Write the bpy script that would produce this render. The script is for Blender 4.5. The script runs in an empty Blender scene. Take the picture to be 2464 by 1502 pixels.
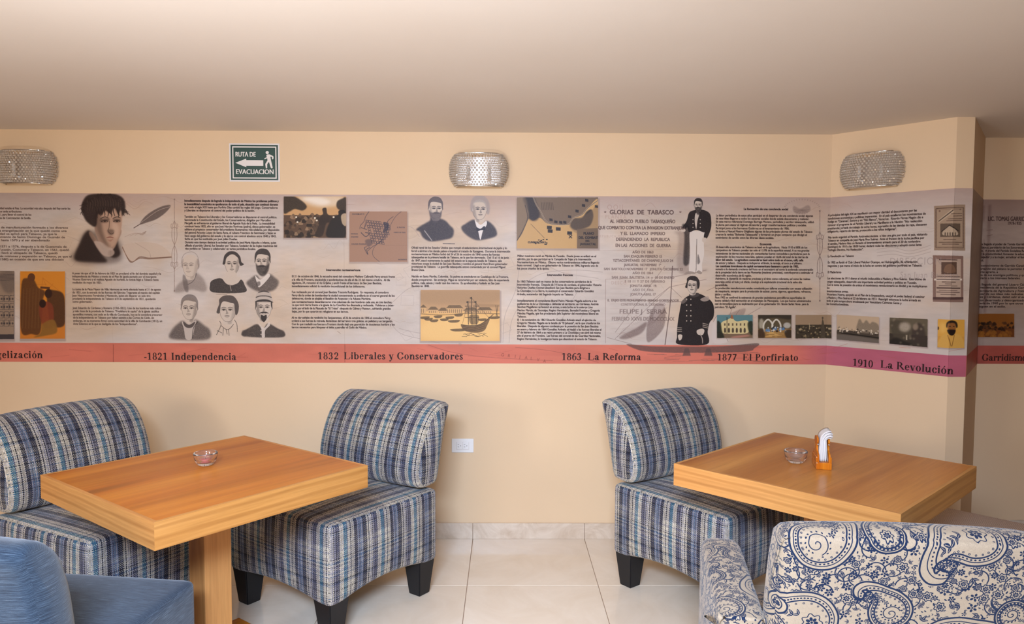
import bpy, bmesh, math, random
import numpy as np
from mathutils import Vector, Matrix
R = math.radians
PI = math.pi
random.seed(4)
SC = bpy.context.scene
COL = SC.collection

# ------------------------------------------------------------------ camera
F, PITCH, YAW, ROLL, CH = 1769.0, 0.0539, 0.0094, 0.0046, 1.4418
cp, sp, cy_, sy_ = math.cos(PITCH), math.sin(PITCH), math.cos(YAW), math.sin(YAW)
fwd = Vector((sy_ * cp, cy_ * cp, -sp)); rgt = Vector((cy_, -sy_, 0)); upv = rgt.cross(fwd)
cr, sr = math.cos(ROLL), math.sin(ROLL)
CA = cr * rgt + sr * upv; CB = -sr * rgt + cr * upv
cam = bpy.data.cameras.new('camera'); camo = bpy.data.objects.new('camera', cam); COL.objects.link(camo)
cam.sensor_width = 36; cam.lens = F / 2464 * 36; cam.clip_start = 0.05
m = Matrix(((CA.x, CB.x, -fwd.x, 0), (CA.y, CB.y, -fwd.y, 0), (CA.z, CB.z, -fwd.z, CH), (0, 0, 0, 1)))
camo.matrix_world = m
SC.camera = camo

# ------------------------------------------------------------------ world, lamps, exposure
SC.view_settings.view_transform = 'Standard'; SC.view_settings.look = 'None'
SC.view_settings.gamma = 1; SC.view_settings.use_curve_mapping = False
SC.view_settings.exposure = 0.0
wd = bpy.data.worlds.new('world'); SC.world = wd; wd.use_nodes = True
wd.node_tree.nodes['Background'].inputs[0].default_value = (1.0, 0.9, 0.8, 1)
wd.node_tree.nodes['Background'].inputs[1].default_value = 0.3


def lamp(name, loc, target, size, sizey, power, color, spread=180):
    l = bpy.data.lights.new(name, 'AREA'); l.shape = 'RECTANGLE'; l.size = size; l.size_y = sizey
    l.energy = power; l.color = color; l.spread = R(spread)
    o = bpy.data.objects.new(name, l); COL.objects.link(o); o.location = loc
    o.rotation_euler = (Vector(target) - Vector(loc)).to_track_quat('-Z', 'Y').to_euler()
    return o


lamp('bounced_flash_light', (-0.25, -0.3, 2.1), (0.1, 3.9, -0.9), 0.9, 0.5, 78, (0.74, 0.97, 1.38), 108)
lamp('flash_on_ceiling', (-0.75, 0.6, 0.9), (-0.75, 0.62, 2.2), 0.3, 0.3, 52, (0.90, 0.94, 1.0))
lamp('side_room_light', (-2.9, -0.9, 1.62), (0.6, 3.6, 0.3), 0.7, 0.7, 17, (0.95, 0.97, 1.0), 110)
lamp('warm_room_light', (-1.7, -2.7, 1.45), (0.1, 3.9, 1.2), 2.6, 1.2, 58, (1.0, 0.76, 0.50))

# ------------------------------------------------------------------ room numbers
D, ZC, Z1, Z0, TX, TW = 3.9195, 2.1776, 1.8468, 0.9542, -0.1698, 0.605
XP, EX, EY, FX, D2 = 1.7282, 0.3841, 0.455, 0.0848, 3.9762
XL, XR, YB = -4.2, 4.2, -3.0


# ------------------------------------------------------------------ small helpers
def link(name, me, mat=None, parent=None):
    o = bpy.data.objects.new(name, me); COL.objects.link(o)
    if mat: me.materials.append(mat)
    if parent: o.parent = parent
    return o


def bmobj(name, bm, mat=None, parent=None, smooth=False):
    me = bpy.data.meshes.new(name)
    bmesh.ops.recalc_face_normals(bm, faces=bm.faces)
    bm.to_mesh(me); bm.free()
    if smooth:
        for p in me.polygons: p.use_smooth = True
    return link(name, me, mat, parent)


def tag(o, label, cat, group=None):
    o['label'] = label; o['category'] = cat
    if group: o['group'] = group
    return o


def thing(name, label, cat, loc=(0, 0, 0), rz=0, group=None):
    o = bpy.data.objects.new(name, None); COL.objects.link(o); o.empty_display_size = 0.1
    o.location = loc; o.rotation_euler = (0, 0, rz)
    return tag(o, label, cat, group)


def struct(o):
    o['kind'] = 'structure'; return o


def copy_tree(o, parent=None):
    c = o.copy(); COL.objects.link(c)
    if parent: c.parent = parent
    for ch in list(o.children): copy_tree(ch, c)
    return c


def add_box(bm, c, s, rz=0, bevel=0, seg=2):
    """box centred at c with full size s"""
    r = bmesh.ops.create_cube(bm, size=1)
    vs = r['verts']
    M = Matrix.Translation(c) @ Matrix.Rotation(rz, 4, 'Z') @ Matrix.Diagonal((s[0], s[1], s[2], 1))
    bmesh.ops.transform(bm, matrix=M, verts=vs)
    if bevel:
        es = list({e for v in vs for e in v.link_edges})
        bmesh.ops.bevel(bm, geom=es, offset=bevel, segments=seg, profile=0.6, affect='EDGES')


def boxobj(name, c, s, mat, parent=None, rz=0, bevel=0, smooth=False):
    bm = bmesh.new(); add_box(bm, c, s, rz, bevel)
    return bmobj(name, bm, mat, parent, smooth)


def prism(bm, poly, z0, z1):
    lo = [bm.verts.new((x, y, z0)) for x, y in poly]; hi = [bm.verts.new((x, y, z1)) for x, y in poly]
    n = len(poly)
    for i in range(n): bm.faces.new((lo[i], lo[(i + 1) % n], hi[(i + 1) % n], hi[i]))
    bm.faces.new(hi); bm.faces.new(lo[::-1])


def lathe(bm, prof, n=40, c=(0, 0, 0)):
    rings = []
    for r, z in prof:
        if r < 1e-6: rings.append([bm.verts.new((c[0], c[1], c[2] + z))])
        else: rings.append([bm.verts.new((c[0] + r * math.cos(2 * PI * k / n), c[1] + r * math.sin(2 * PI * k / n), c[2] + z)) for k in range(n)])
    for a, b in zip(rings, rings[1:]):
        for k in range(n):
            q = [a[k % len(a)], a[(k + 1) % len(a)], b[(k + 1) % len(b)], b[k % len(b)]]
            u = []
            for v in q:
                if v not in u: u.append(v)
            if len(u) > 2: bm.faces.new(u)


# ------------------------------------------------------------------ materials
def pmat(name, col=(0.8, 0.8, 0.8), rough=0.6, **kw):
    mt = bpy.data.materials.new(name); mt.use_nodes = True
    b = mt.node_tree.nodes['Principled BSDF']
    b.inputs['Base Color'].default_value = (*col, 1); b.inputs['Roughness'].default_value = rough
    for k, v in kw.items(): b.inputs[k.replace('_', ' ')].default_value = v
    return mt


def srgb(r, g, b):
    return tuple((c / 255 / 12.92 if c / 255 <= .04045 else ((c / 255 + .055) / 1.055) ** 2.4) for c in (r, g, b))


class N:
    def __init__(s, mt): s.t = mt.node_tree; s.b = s.t.nodes['Principled BSDF']
    def n(s, typ, **kw):
        x = s.t.nodes.new(typ)
        for k, v in kw.items():
            if hasattr(x, k): setattr(x, k, v)
            else: x.inputs[k.replace('_', ' ')].default_value = v
        return x
    def l(s, a, b): s.t.links.new(a, b)
    def coord(s, kind='Object', scale=(1, 1, 1), rot=(0, 0, 0)):
        tc = s.n('ShaderNodeTexCoord'); mp = s.n('ShaderNodeMapping')
        mp.inputs['Scale'].default_value = scale; mp.inputs['Rotation'].default_value = rot
        s.l(tc.outputs[kind], mp.inputs['Vector']); return mp.outputs['Vector']
    def noise(s, vec, scale, detail=4, rough=0.5, dist=0):
        x = s.n('ShaderNodeTexNoise'); x.inputs['Scale'].default_value = scale; x.inputs['Detail'].default_value = detail
        x.inputs['Roughness'].default_value = rough; x.inputs['Distortion'].default_value = dist
        s.l(vec, x.inputs['Vector']); return x.outputs['Fac']
    def ramp(s, fac, stops):
        x = s.n('ShaderNodeValToRGB'); e = x.color_ramp.elements
        while len(e) > 1: e.remove(e[0])
        e[0].position = stops[0][0]; e[0].color = (*stops[0][1], 1)
        for p, c in stops[1:]:
            k = e.new(p); k.color = (*c, 1)
        s.l(fac, x.inputs['Fac']); return x.outputs['Color']
    def mix(s, a, b, fac, mode='MIX'):
        x = s.n('ShaderNodeMix', data_type='RGBA', blend_type=mode)
        for inp, v in ((x.inputs['Factor'], fac), (x.inputs['A'], a), (x.inputs['B'], b)):
            if isinstance(v, (int, float)): inp.default_value = v
            elif isinstance(v, tuple): inp.default_value = (*v, 1) if len(v) == 3 else v
            else: s.l(v, inp)
        return x.outputs['Result']
    def bump(s, h, strength=0.2, dist=0.01):
        x = s.n('ShaderNodeBump'); x.inputs['Strength'].default_value = strength; x.inputs['Distance'].default_value = dist
        s.l(h, x.inputs['Height']); s.l(x.outputs['Normal'], s.b.inputs['Normal'])


def plaster(name, c1, c2, rough=0.75, bump=0.08):
    mt = pmat(name, c1, rough); n = N(mt)
    v = n.coord('Object')
    f = n.noise(v, 1.3, 3)
    n.l(n.ramp(f, [(0.35, c1), (0.7, c2)]), n.b.inputs['Base Color'])
    f2 = n.noise(v, 60, 5, 0.6)
    n.bump(f2, bump, 0.004)
    return mt


M_WALL = plaster('wall_paint', srgb(227, 196, 157), srgb(224, 192, 152))
M_WALLDIM = plaster('dimmed_unseen_wall', srgb(124, 100, 80), srgb(118, 94, 76))  # unseen walls, coloured dark so they bounce less light into the room
M_CEIL = plaster('ceiling_paint', srgb(233, 222, 210), srgb(230, 218, 205), bump=0.05)


def wood_mat(name, light, mid, dark, axis=0, rough=0.33, fig=1.0, scale=1.0):
    """grain along local x (axis 0), y (1) or z (2)"""
    mt = pmat(name, mid, rough); n = N(mt)
    sc = [9.0 * scale] * 3; sc[axis] = 0.7 * scale
    v = n.coord('Object', tuple(sc))
    band = n.noise(v, 0.75, 2, 0.45, 0.3)
    fine = n.noise(n.coord('Object', tuple([s * (9 if i != axis else 5) for i, s in enumerate(sc)])), 1.0, 5, 0.65)
    wv = n.n('ShaderNodeTexWave'); wv.wave_type = 'RINGS'; wv.inputs['Scale'].default_value = 0.9 * fig
    wv.inputs['Distortion'].default_value = 5.0; wv.inputs['Detail'].default_value = 3; wv.inputs['Detail Scale'].default_value = 1.2
    n.l(v, wv.inputs['Vector'])
    base = n.ramp(band, [(0.30, dark), (0.42, mid), (0.62, light)])
    g = n.ramp(wv.outputs['Fac'], [(0.0, (0.70, 0.62, 0.54)), (0.5, (1, 1, 1)), (1.0, (0.93, 0.9, 0.86))])
    c = n.mix(base, g, 0.7, 'MULTIPLY')
    g2 = n.ramp(fine, [(0.3, (0.74, 0.68, 0.62)), (0.6, (1.05, 1.03, 1.0))])
    c = n.mix(c, g2, 0.6, 'MULTIPLY')
    n.l(c, n.b.inputs['Base Color'])
    n.bump(fine, 0.05, 0.002)
    n.b.inputs['Specular IOR Level'].default_value = 0.32
    return mt


M_WTOP = wood_mat('varnished_orange_wood', srgb(206, 130, 46), srgb(188, 108, 34), srgb(98, 66, 32), 0, 0.3, 0.5, 0.8)
M_WTOP2 = wood_mat('varnished_tan_wood', srgb(202, 138, 66), srgb(188, 120, 52), srgb(156, 90, 40), 0, 0.28, 0.5, 0.9)
M_WX = wood_mat('pale_figured_wood_x', srgb(206, 150, 84), srgb(194, 136, 70), srgb(162, 102, 50), 0, 0.38, 0.9, 1.3)
M_WY = wood_mat('pale_figured_wood_y', srgb(212, 152, 86), srgb(200, 136, 74), srgb(170, 108, 58), 1, 0.38, 0.9, 1.3)
M_WZ = wood_mat('pale_post_wood', srgb(206, 150, 88), srgb(192, 134, 76), srgb(158, 104, 56), 2, 0.45, 0.8, 1.2)
M_LEG = pmat('black_leg_lacquer', srgb(22, 20, 21), 0.55)
M_CHROME = pmat('chrome', (0.85, 0.84, 0.82), 0.12, Metallic=1.0)
M_WHITE = pmat('white_plastic', srgb(236, 230, 222), 0.35)
M_DARKSLOT = pmat('dark_slot', srgb(60, 48, 42), 0.6)

# ------------------------------------------------------------------ painting prints into pixel arrays
rng = np.random.default_rng(7)


def upnoise(h, w, cy, cx, seed=None):
    """smooth noise: cy x cx random cells stretched over h x w"""
    g = (np.random.default_rng(seed) if seed is not None else rng).random((cy + 2, cx + 2))
    y = np.linspace(0, cy, h); x = np.linspace(0, cx, w)
    yi = y.astype(int); xi = x.astype(int); fy = (y - yi)[:, None]; fx = (x - xi)[None]
    fy = fy * fy * (3 - 2 * fy); fx = fx * fx * (3 - 2 * fx)
    a = g[yi][:, xi]; b = g[yi][:, xi + 1]; c = g[yi + 1][:, xi]; d = g[yi + 1][:, xi + 1]
    return (a * (1 - fx) + b * fx) * (1 - fy) + (c * (1 - fx) + d * fx) * fy


def fractal(h, w, cell, octs=4, aspect=1.0, seed=1):
    o = np.zeros((h, w)); amp = 1; t = 0
    for k in range(octs):
        o += amp * upnoise(h, w, max(1, int(h / cell)), max(1, int(w / cell / aspect)), seed + k * 17); t += amp
        amp *= .55; cell = max(2, cell / 2)
    return o / t


def blur1(a, r, ax):
    if r < 1: return a
    a = np.moveaxis(a, ax, 0); n = a.shape[0]
    p = np.concatenate([np.zeros((r + 1, a.shape[1])), a, np.zeros((r, a.shape[1]))])
    cs = np.cumsum(p, 0)
    o = (cs[2 * r + 1:] - cs[:-(2 * r + 1)]) / (2 * r + 1)
    return np.moveaxis(o, 0, ax)


def blur(a, r):
    r = int(round(r))
    for _ in range(2): a = blur1(blur1(a, r, 0), r, 1)
    return a


def smooth_pts(p, closed=True, k=6):
    p = np.array(p, float); n = len(p)
    if n < 3: return p
    out = []
    rgn = range(n) if closed else range(n - 1)
    for i in rgn:
        if closed: a, b, c, d = p[(i - 1) % n], p[i], p[(i + 1) % n], p[(i + 2) % n]
        else: a, b, c, d = p[max(i - 1, 0)], p[i], p[i + 1], p[min(i + 2, n - 1)]
        for t in np.arange(k) / k:
            out.append(.5 * (2 * b + (c - a) * t + (2 * a - 5 * b + 4 * c - d) * t * t + (3 * b - a - 3 * c + d) * t ** 3))
    if not closed: out.append(p[-1])
    return np.array(out)


def fill_mask(loops, W, H, ss=3, pad=0):
    allp = np.concatenate(loops)
    x0 = max(0, int(np.floor(allp[:, 0].min())) - pad - 1); x1 = min(W, int(np.ceil(allp[:, 0].max())) + pad + 1)
    y0 = max(0, int(np.floor(allp[:, 1].min())) - pad - 1); y1 = min(H, int(np.ceil(allp[:, 1].max())) + pad + 1)
    if x1 <= x0 or y1 <= y0: return None
    w, h = x1 - x0, y1 - y0
    xs = x0 + (np.arange(w * ss) + .5) / ss; ys = y0 + (np.arange(h * ss) + .5) / ss
    mk = np.zeros((h * ss, w * ss), bool)
    for P in loops:
        Q = np.roll(P, -1, 0)
        for (ax, ay), (bx, by) in zip(P, Q):
            if ay == by: continue
            if ay > by: ax, ay, bx, by = bx, by, ax, ay
            i0 = np.searchsorted(ys, ay); i1 = np.searchsorted(ys, by)
            if i1 <= i0: continue
            xc = ax + (ys[i0:i1] - ay) * (bx - ax) / (by - ay)
            mk[i0:i1] ^= xs[None] > xc[:, None]
    return x0, y0, mk.reshape(h, ss, w, ss).mean((1, 3))


class Canvas:
    def __init__(s, w, h, col=(255, 255, 255), tf=None, k=1.0):
        s.w, s.h = w, h; s.a = np.empty((h, w, 3), np.float32); s.a[:] = np.array(col) / 255
        s.tf = tf or (lambda x, y: (x, y)); s.k = k
    def P(s, pts): return np.array([s.tf(x, y) for x, y in pts], float)
    def put(s, r, col, alpha=1.0, grain=0.0):
        if r is None: return
        x0, y0, mk = r
        if x0 < 0: mk = mk[:, -x0:]; x0 = 0
        if y0 < 0: mk = mk[-y0:]; y0 = 0
        mk = mk[:max(0, s.h - y0), :max(0, s.w - x0)]; h, w = mk.shape
        if h == 0 or w == 0: return
        mk = mk * alpha
        if grain: mk = mk * np.clip(1 - grain + grain * 2 * rng.random((h, w)), 0, 1)
        c = np.array(col) / 255
        v = s.a[y0:y0 + h, x0:x0 + w]; v += (c - v) * mk[..., None]
    def poly(s, pts, col, alpha=1.0, feather=0, grain=0, smooth=True, raw=False):
        p = np.array(pts, float) if raw else s.P(pts)
        if smooth: p = smooth_pts(p)
        f = feather * s.k
        r = fill_mask([p], s.w, s.h, 2, int(f * 2.2) + 1)
        if r is None: return
        if f >= 1: r = (r[0], r[1], blur(r[2], f))
        s.put(r, col, alpha, grain)
    def ell(s, cx, cy, rx, ry, col, alpha=1.0, feather=0, grain=0, rot=0):
        t = np.arange(20) * PI / 10
        c, q = math.cos(rot), math.sin(rot)
        s.poly([(cx + rx * math.cos(a) * c - ry * math.sin(a) * q, cy + rx * math.cos(a) * q + ry * math.sin(a) * c) for a in t], col, alpha, feather, grain, False)
    def line(s, pts, wd, col, alpha=1.0, smooth=True, feather=0, taper=False, grain=0):
        p = s.P(pts)
        if smooth and len(p) > 2: p = smooth_pts(p, False)
        if len(p) < 2: return
        d = np.gradient(p, axis=0); L = np.hypot(d[:, 0], d[:, 1]) + 1e-9
        nrm = np.stack([-d[:, 1] / L, d[:, 0] / L], 1)
        hw = np.full(len(p), wd * s.k / 2)
        if taper: hw = hw * np.sin(np.linspace(0.15, PI - .15, len(p))) ** .7
        q = np.concatenate([p + nrm * hw[:, None], (p - nrm * hw[:, None])[::-1]])
        s.poly(q, col, alpha, feather, grain, False, True)
    def rect(s, x0, y0, x1, y1, col, alpha=1.0, feather=0, grain=0):
        s.poly([(x0, y0), (x1, y0), (x1, y1), (x0, y1)], col, alpha, feather, grain, False)
    def image(s, name):
        im = bpy.data.images.new(name, s.w, s.h, alpha=False)
        px = np.ones((s.h, s.w, 4), np.float32); px[..., :3] = np.clip(s.a[::-1], 0, 1)
        im.pixels.foreach_set(px.ravel()); im.update(); im.pack()
        return im


# --- sans lettering: outlines taken from Blender's built-in text curves
_gl = {}


def glyph(ch):
    if ch in _gl: return _gl[ch]
    def outl(t):
        cu = bpy.data.curves.new('t', 'FONT'); cu.body = t; cu.resolution_u = 3; cu.fill_mode = 'NONE'
        o = bpy.data.objects.new('t', cu); COL.objects.link(o)
        dg = bpy.context.evaluated_depsgraph_get(); me = o.evaluated_get(dg).to_mesh()
        v = np.array([q.co[:2] for q in me.vertices]).reshape(-1, 2); nx = {}
        for e in me.edges:
            a, b = e.vertices; nx.setdefault(a, []).append(b); nx.setdefault(b, []).append(a)
        loops = []; seen = set()
        for s0 in nx:
            if s0 in seen: continue
            lp = [s0]; seen.add(s0); cur = s0
            while True:
                k = [j for j in nx[cur] if j not in seen]
                if not k: break
                cur = k[0]; seen.add(cur); lp.append(cur)
            if len(lp) > 2: loops.append(v[lp])
        xm = v[:, 0].max() if len(v) else 0
        o.evaluated_get(dg).to_mesh_clear(); bpy.data.objects.remove(o); bpy.data.curves.remove(cu)
        return loops, xm
    if 'I' not in _gl and ch != 'I':
        _gl['_I'] = outl('I')[1]; _gl['_II'] = outl('II')[1]
        _gl['I'] = (outl('I')[0], _gl['_II'] - _gl['_I'])
    if ch == 'I' and 'I' not in _gl:
        glyph('a'); return _gl['I']
    adv = outl('I' + ch + 'I')[1] - _gl['_II']
    _gl[ch] = (outl(ch)[0] if ch != ' ' else [], adv)
    return _gl[ch]


_bm = {}


def strip(text, em, sx, track=0.0, bold=0.0, slant=0.0):
    """coverage array of a line of text, em pixels high, and the row of its baseline"""
    ss = 3
    x = 0.0; H = int(em * 1.5 * ss) // ss * ss + ss * 2; base = int(em * 1.08 * ss)
    items = []
    for ch in text:
        lp, adv = glyph(ch)
        items.append((ch, x)); x += adv * em * sx + track * em
    Wd = (int(x + em) // 1 + 2) * ss
    a = np.zeros((H, Wd), np.float32)
    for ch, px in items:
        lp, _ = glyph(ch)
        if not lp: continue
        key = (ch, round(em, 1), round(sx, 2), slant)
        if key not in _bm:
            ls = [np.stack([(q[:, 0] + slant * q[:, 1]) * em * sx * ss + 4, base - q[:, 1] * em * ss], 1) for q in lp]
            _bm[key] = fill_mask(ls, 4000, 4000, 1)
        if _bm[key] is None: continue
        gx, gy, g = _bm[key]; gx = gx - 4 + int(px * ss) + ss
        if gy < 0 or gy + g.shape[0] > H: g = g[:H - gy]
        v = a[gy:gy + g.shape[0], max(gx, 0):gx + g.shape[1]]
        np.maximum(v, g[:, :v.shape[1]], out=v)
    for _ in range(int(round(bold * ss * em / 10))):
        b = a.copy(); b[:, 1:] = np.maximum(b[:, 1:], a[:, :-1]); b[1:] = np.maximum(b[1:], b[:-1] * .8); a = b
    return a.reshape(H // ss, ss, Wd // ss, ss).mean((1, 3)), base // ss


def text_w(text, em, track=0.0): return sum(glyph(c)[1] * em + track * em for c in text)


def put_text(cv, x, y, text, em, sx=1.0, col=(60, 45, 40), alpha=0.9, track=0.0, bold=0.0, raw=True, slant=0.0, gain=1.0):
    """x, y canvas pixels of the left end of the baseline"""
    st, b = strip(text, em, sx, track, bold, slant)
    x0 = int(round(x)); y0 = int(round(y)) - b
    cx0 = max(0, -x0); cy0 = max(0, -y0)
    st = st[cy0:, cx0:]; x0 += cx0; y0 += cy0
    st = st[:max(0, cv.h - y0), :max(0, cv.w - x0)]
    if st.size: cv.put((x0, y0, np.clip(st * gain, 0, 1)), col, alpha)


# --- bold roman lettering for the strip headings, drawn from stems, bowls and serifs
def serif_glyph(ch, em, sx=1.0):
    ss = 3; Hh = int(em * 1.35) * ss
    st, th = .135, .035
    Wd = {'1': .5, '8': .5, '2': .5, '3': .5, '6': .5, '7': .5, '9': .5, '0': .5, 'I': .39, 'n': .56, 'd': .56, 'e': .45, 'p': .56, 'c': .45,
          'i': .28, 'L': .66, 'b': .56, 'r': .44, 'a': .5, 'l': .28, 's': .39, 'y': .5, 'C': .70, 'o': .5, 'v': .5, 'R': .72, 'f': .33,
          'm': .83, 'E': .66, 'P': .61, 't': .34, 'g': .5, 'z': .44, 'ó': .5, 'u': .56, ' ': .27, '-': .3, 'G': .76}[ch]
    W = int(Wd * em * sx * ss) + 6
    X, Y = np.meshgrid((np.arange(W) - 3 + .5) / em / ss / sx, 1.0 - (np.arange(Hh) + .5) / em / ss)
    o = np.zeros_like(X, bool)
    def rc(x0, y0, x1, y1): return (X > x0) & (X < x1) & (Y > y0) & (Y < y1)
    def el(cx, cy, rx, ry): return ((X - cx) / rx) ** 2 + ((Y - cy) / ry) ** 2 < 1
    def ring(cx, cy, rx, ry, tx=st, ty=th): return el(cx, cy, rx, ry) & ~el(cx, cy, rx - tx, ry - ty)
    def diag(xa, ya, xb, yb, w):
        t = (Y - ya) / (yb - ya); xc = xa + (xb - xa) * t
        return (abs(X - xc) < w / 2) & (t > 0) & (t < 1)
    xh, cap, asc = .46, .67, .68
    def stem(x, y0, y1, both=True, top=True, bot=True):
        r = rc(x, y0, x + st, y1)
        if bot: r |= rc(x - .05, y0, x + st + .05, y0 + th)
        if top: r |= rc(x - .06, y1 - th, x + (st if not both else st + .05), y1)
        return r
    def arch(x0, x1):  # n shoulder from stem x0 to stem x1
        return (ring((x0 + x1 + st) / 2 + .03, xh - .16, (x1 + st - x0) / 2 - .03, .17, st, .06) & (Y > xh - .16) & (X > x0 + st * .8)) | rc(x1, 0, x1 + st, xh - .15) | rc(x1 - .05, 0, x1 + st + .05, th)
    if ch == '1': o = rc(.19, 0, .19 + .13, .67) | rc(.1, 0, .41, th) | diag(.08, .56, .25, .67, .12)
    elif ch == '0': o = ring(.25, .335, .215, .345, .12, .035)
    elif ch == '8': o = ring(.25, .50, .18, .18, .1, .035) | ring(.25, .18, .21, .19, .11, .035)
    elif ch == '6': o = ring(.25, .21, .21, .22, .12, .035) | (ring(.36, .3, .33, .38, .13, .05) & (X < .42) & (Y > .2) & (X < .2 + .6 * (Y - .2) + .05))
    elif ch == '9': o = ring(.25, .46, .21, .22, .12, .035) | (ring(.14, .37, .33, .38, .13, .05) & (X > .08) & (Y < .47) & (X > .3 - .6 * (.47 - Y) - .05))
    elif ch == '7': o = rc(.05, .56, .45, .67) | diag(.17, 0, .42, .6, .12)
    elif ch == '2': o = (ring(.23, .48, .2, .2, .12, .06) & ((Y > .48) | (X > .3)) & ~((X < .2) & (Y < .46))) | diag(.1, .08, .38, .42, .08) | rc(.04, 0, .43, .11) | el(.1, .5, .06, .05)
    elif ch == '3': o = (ring(.22, .50, .18, .18, .12, .05) & ((Y > .5) | (X > .22))) | (ring(.21, .18, .21, .19, .13, .05) & ((Y < .14) | (X > .2))) | el(.09, .08, .06, .05) | el(.1, .54, .055, .05)
    elif ch == 'I': o = stem(.12, 0, cap)
    elif ch == 'L': o = stem(.09, 0, cap) | rc(.09, 0, .6, th) | diag(.57, 0, .63, .2, .06)
    elif ch == 'E': o = stem(.09, 0, cap) | rc(.09, 0, .58, th) | rc(.09, cap - th, .56, cap) | rc(.2, .33, .4, .33 + th) | diag(.56, 0, .62, .18, .06) | rc(.52, .5, .56, cap) | rc(.38, .25, .42, .44)
    elif ch in 'PR':
        o = stem(.09, 0, cap) | (ring(.26, .49, .28, .18, .15, th) & (X > .25)) | rc(.2, cap - th, .28, cap) | rc(.2, .31, .28, .31 + th)
        if ch == 'R': o |= diag(.66, 0, .33, .34, .16) | rc(.55, 0, .73, th)
    elif ch in 'CG':
        o = (ring(.36, .335, .33, .35, .15, .04) & ~((X > .4) & (Y > .22) & (Y < .46))) | rc(.58, .46, .62, .68)
        if ch == 'G': o |= rc(.5, .02, .63, .3) | rc(.45, .27, .7, .3)
    elif ch == 'n': o = stem(.07, 0, xh, False) | arch(.07, .36)
    elif ch == 'm': o = stem(.07, 0, xh, False) | arch(.07, .35) | arch(.35, .64)
    elif ch == 'u': o = rc(.07, .12, .2, xh) | rc(.02, xh - th, .2, xh) | (ring(.23, .14, .16, .16, .13, .05) & (Y < .14)) | rc(.36, 0, .49, xh) | rc(.3, xh - th, .49, xh) | rc(.36, 0, .54, th)
    elif ch == 'r': o = stem(.07, 0, xh, False) | (ring(.32, .33, .14, .13, .1, .05) & (Y > .36)) | el(.36, .39, .07, .07)
    elif ch in 'bpdg':
        if ch == 'b': o = stem(.07, 0, asc, False, True, False) | (ring(.3, .23, .22, .24, st, .04) & (X > .19))
        if ch == 'p': o = stem(.07, -.2, xh, False) | (ring(.3, .23, .22, .24, st, .04) & (X > .19))
        if ch == 'd': o = rc(.36, 0, .49, asc) | rc(.29, asc - th, .49, asc) | rc(.36, 0, .54, th) | (ring(.26, .23, .22, .24, st, .04) & (X < .38))
        if ch == 'g': o = ring(.22, .31, .17, .155, .1, .03) | ring(.25, -.08, .22, .12, .08, .04) | rc(.1, .05, .4, .12) | rc(.33, .38, .48, .45)
    elif ch in 'oó':
        o = ring(.25, .23, .22, .245, .13, .03)
        if ch == 'ó': o |= diag(.22, .53, .34, .68, .08)
    elif ch == 'c': o = (ring(.25, .23, .22, .245, .13, .04) & ~((X > .26) & (Y > .12) & (Y < .34))) | el(.36, .35, .065, .065)
    elif ch == 'e': o = (ring(.23, .23, .2, .245, .13, .04) & ~((X > .24) & (Y > .1) & (Y < .24))) | rc(.1, .24, .42, .28)
    elif ch == 'i': o = stem(.07, 0, xh, False) | el(.14, .6, .08, .08)
    elif ch == 'l': o = stem(.07, 0, asc, False)
    elif ch == 'f': o = stem(.07, 0, .5, False, False) | (ring(.24, .5, .17, .18, .13, .05) & (Y > .5)) | el(.33, .6, .06, .055) | rc(.01, xh - th, .3, xh)
    elif ch == 't': o = rc(.08, .08, .21, .6) | rc(.01, xh - th, .3, xh) | (ring(.22, .1, .14, .11, .12, .05) & (Y < .1))
    elif ch == 'a': o = rc(.27, .06, .4, .34) | (ring(.23, .31, .17, .16, .13, .04) & (Y > .3)) | ring(.19, .12, .16, .13, .12, .04) | rc(.3, 0, .48, .06) | el(.11, .36, .055, .05)
    elif ch == 's': o = (ring(.19, .345, .15, .125, .11, .05) & ((Y > .35) | (X < .22))) | (ring(.2, .115, .16, .125, .11, .05) & ((Y < .12) | (X > .17))) | diag(.3, .14, .08, .34, .14) & (Y > .14) | rc(.3, .33, .33, .46) | rc(.04, 0, .07, .14)
    elif ch == 'v': o = diag(.1, xh, .27, 0, .15) | diag(.41, xh, .27, 0, .05) | rc(.0, xh - th, .22, xh) | rc(.32, xh - th, .5, xh)
    elif ch == 'y': o = diag(.1, xh, .29, 0, .15) | diag(.41, xh, .2, -.18, .05) | rc(.0, xh - th, .22, xh) | rc(.32, xh - th, .5, xh) | el(.12, -.15, .07, .06)
    elif ch == 'z': o = rc(.04, xh - .06, .4, xh) | rc(.04, 0, .4, .06) | diag(.1, 0, .33, xh, .15)
    elif ch == '-': o = rc(.03, .17, .27, .25)
    a = o[:, :W - (W % ss)]
    return a.reshape(Hh // ss, ss, -1, ss).mean((1, 3)), Wd


def put_serif(cv, x0, x1, y, text, em, sx=0.92, col=(38, 26, 24), alpha=0.95):
    gs = [serif_glyph(c, em, sx) for c in text]
    tr = (x1 - x0 - sum(g[1] for g in gs) * em * sx) / max(1, len(text) - 1)
    for g, wd in gs:
        cv.put((int(round(x0)), int(round(y - em)), g), col, alpha)
        x0 += wd * em * sx + tr

# ================================================================== the printed history mural
MS = 900.0                                     # print pixels per metre
EA = math.hypot(EX, EY)
ANG0 = Vector((XP, D)); ANG1 = Vector((XP + EX, D - EY)); FL1 = Vector((XP + EX + FX, D - EY)); ANG2 = Vector((XP + 2 * EX + FX, D2))
S_BACK = XP - XL; S_ANG = S_BACK + EA; S_FL = S_ANG + FX
MW, MH = int(S_FL * MS), int(round((Z1 - Z0) * MS))


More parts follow.
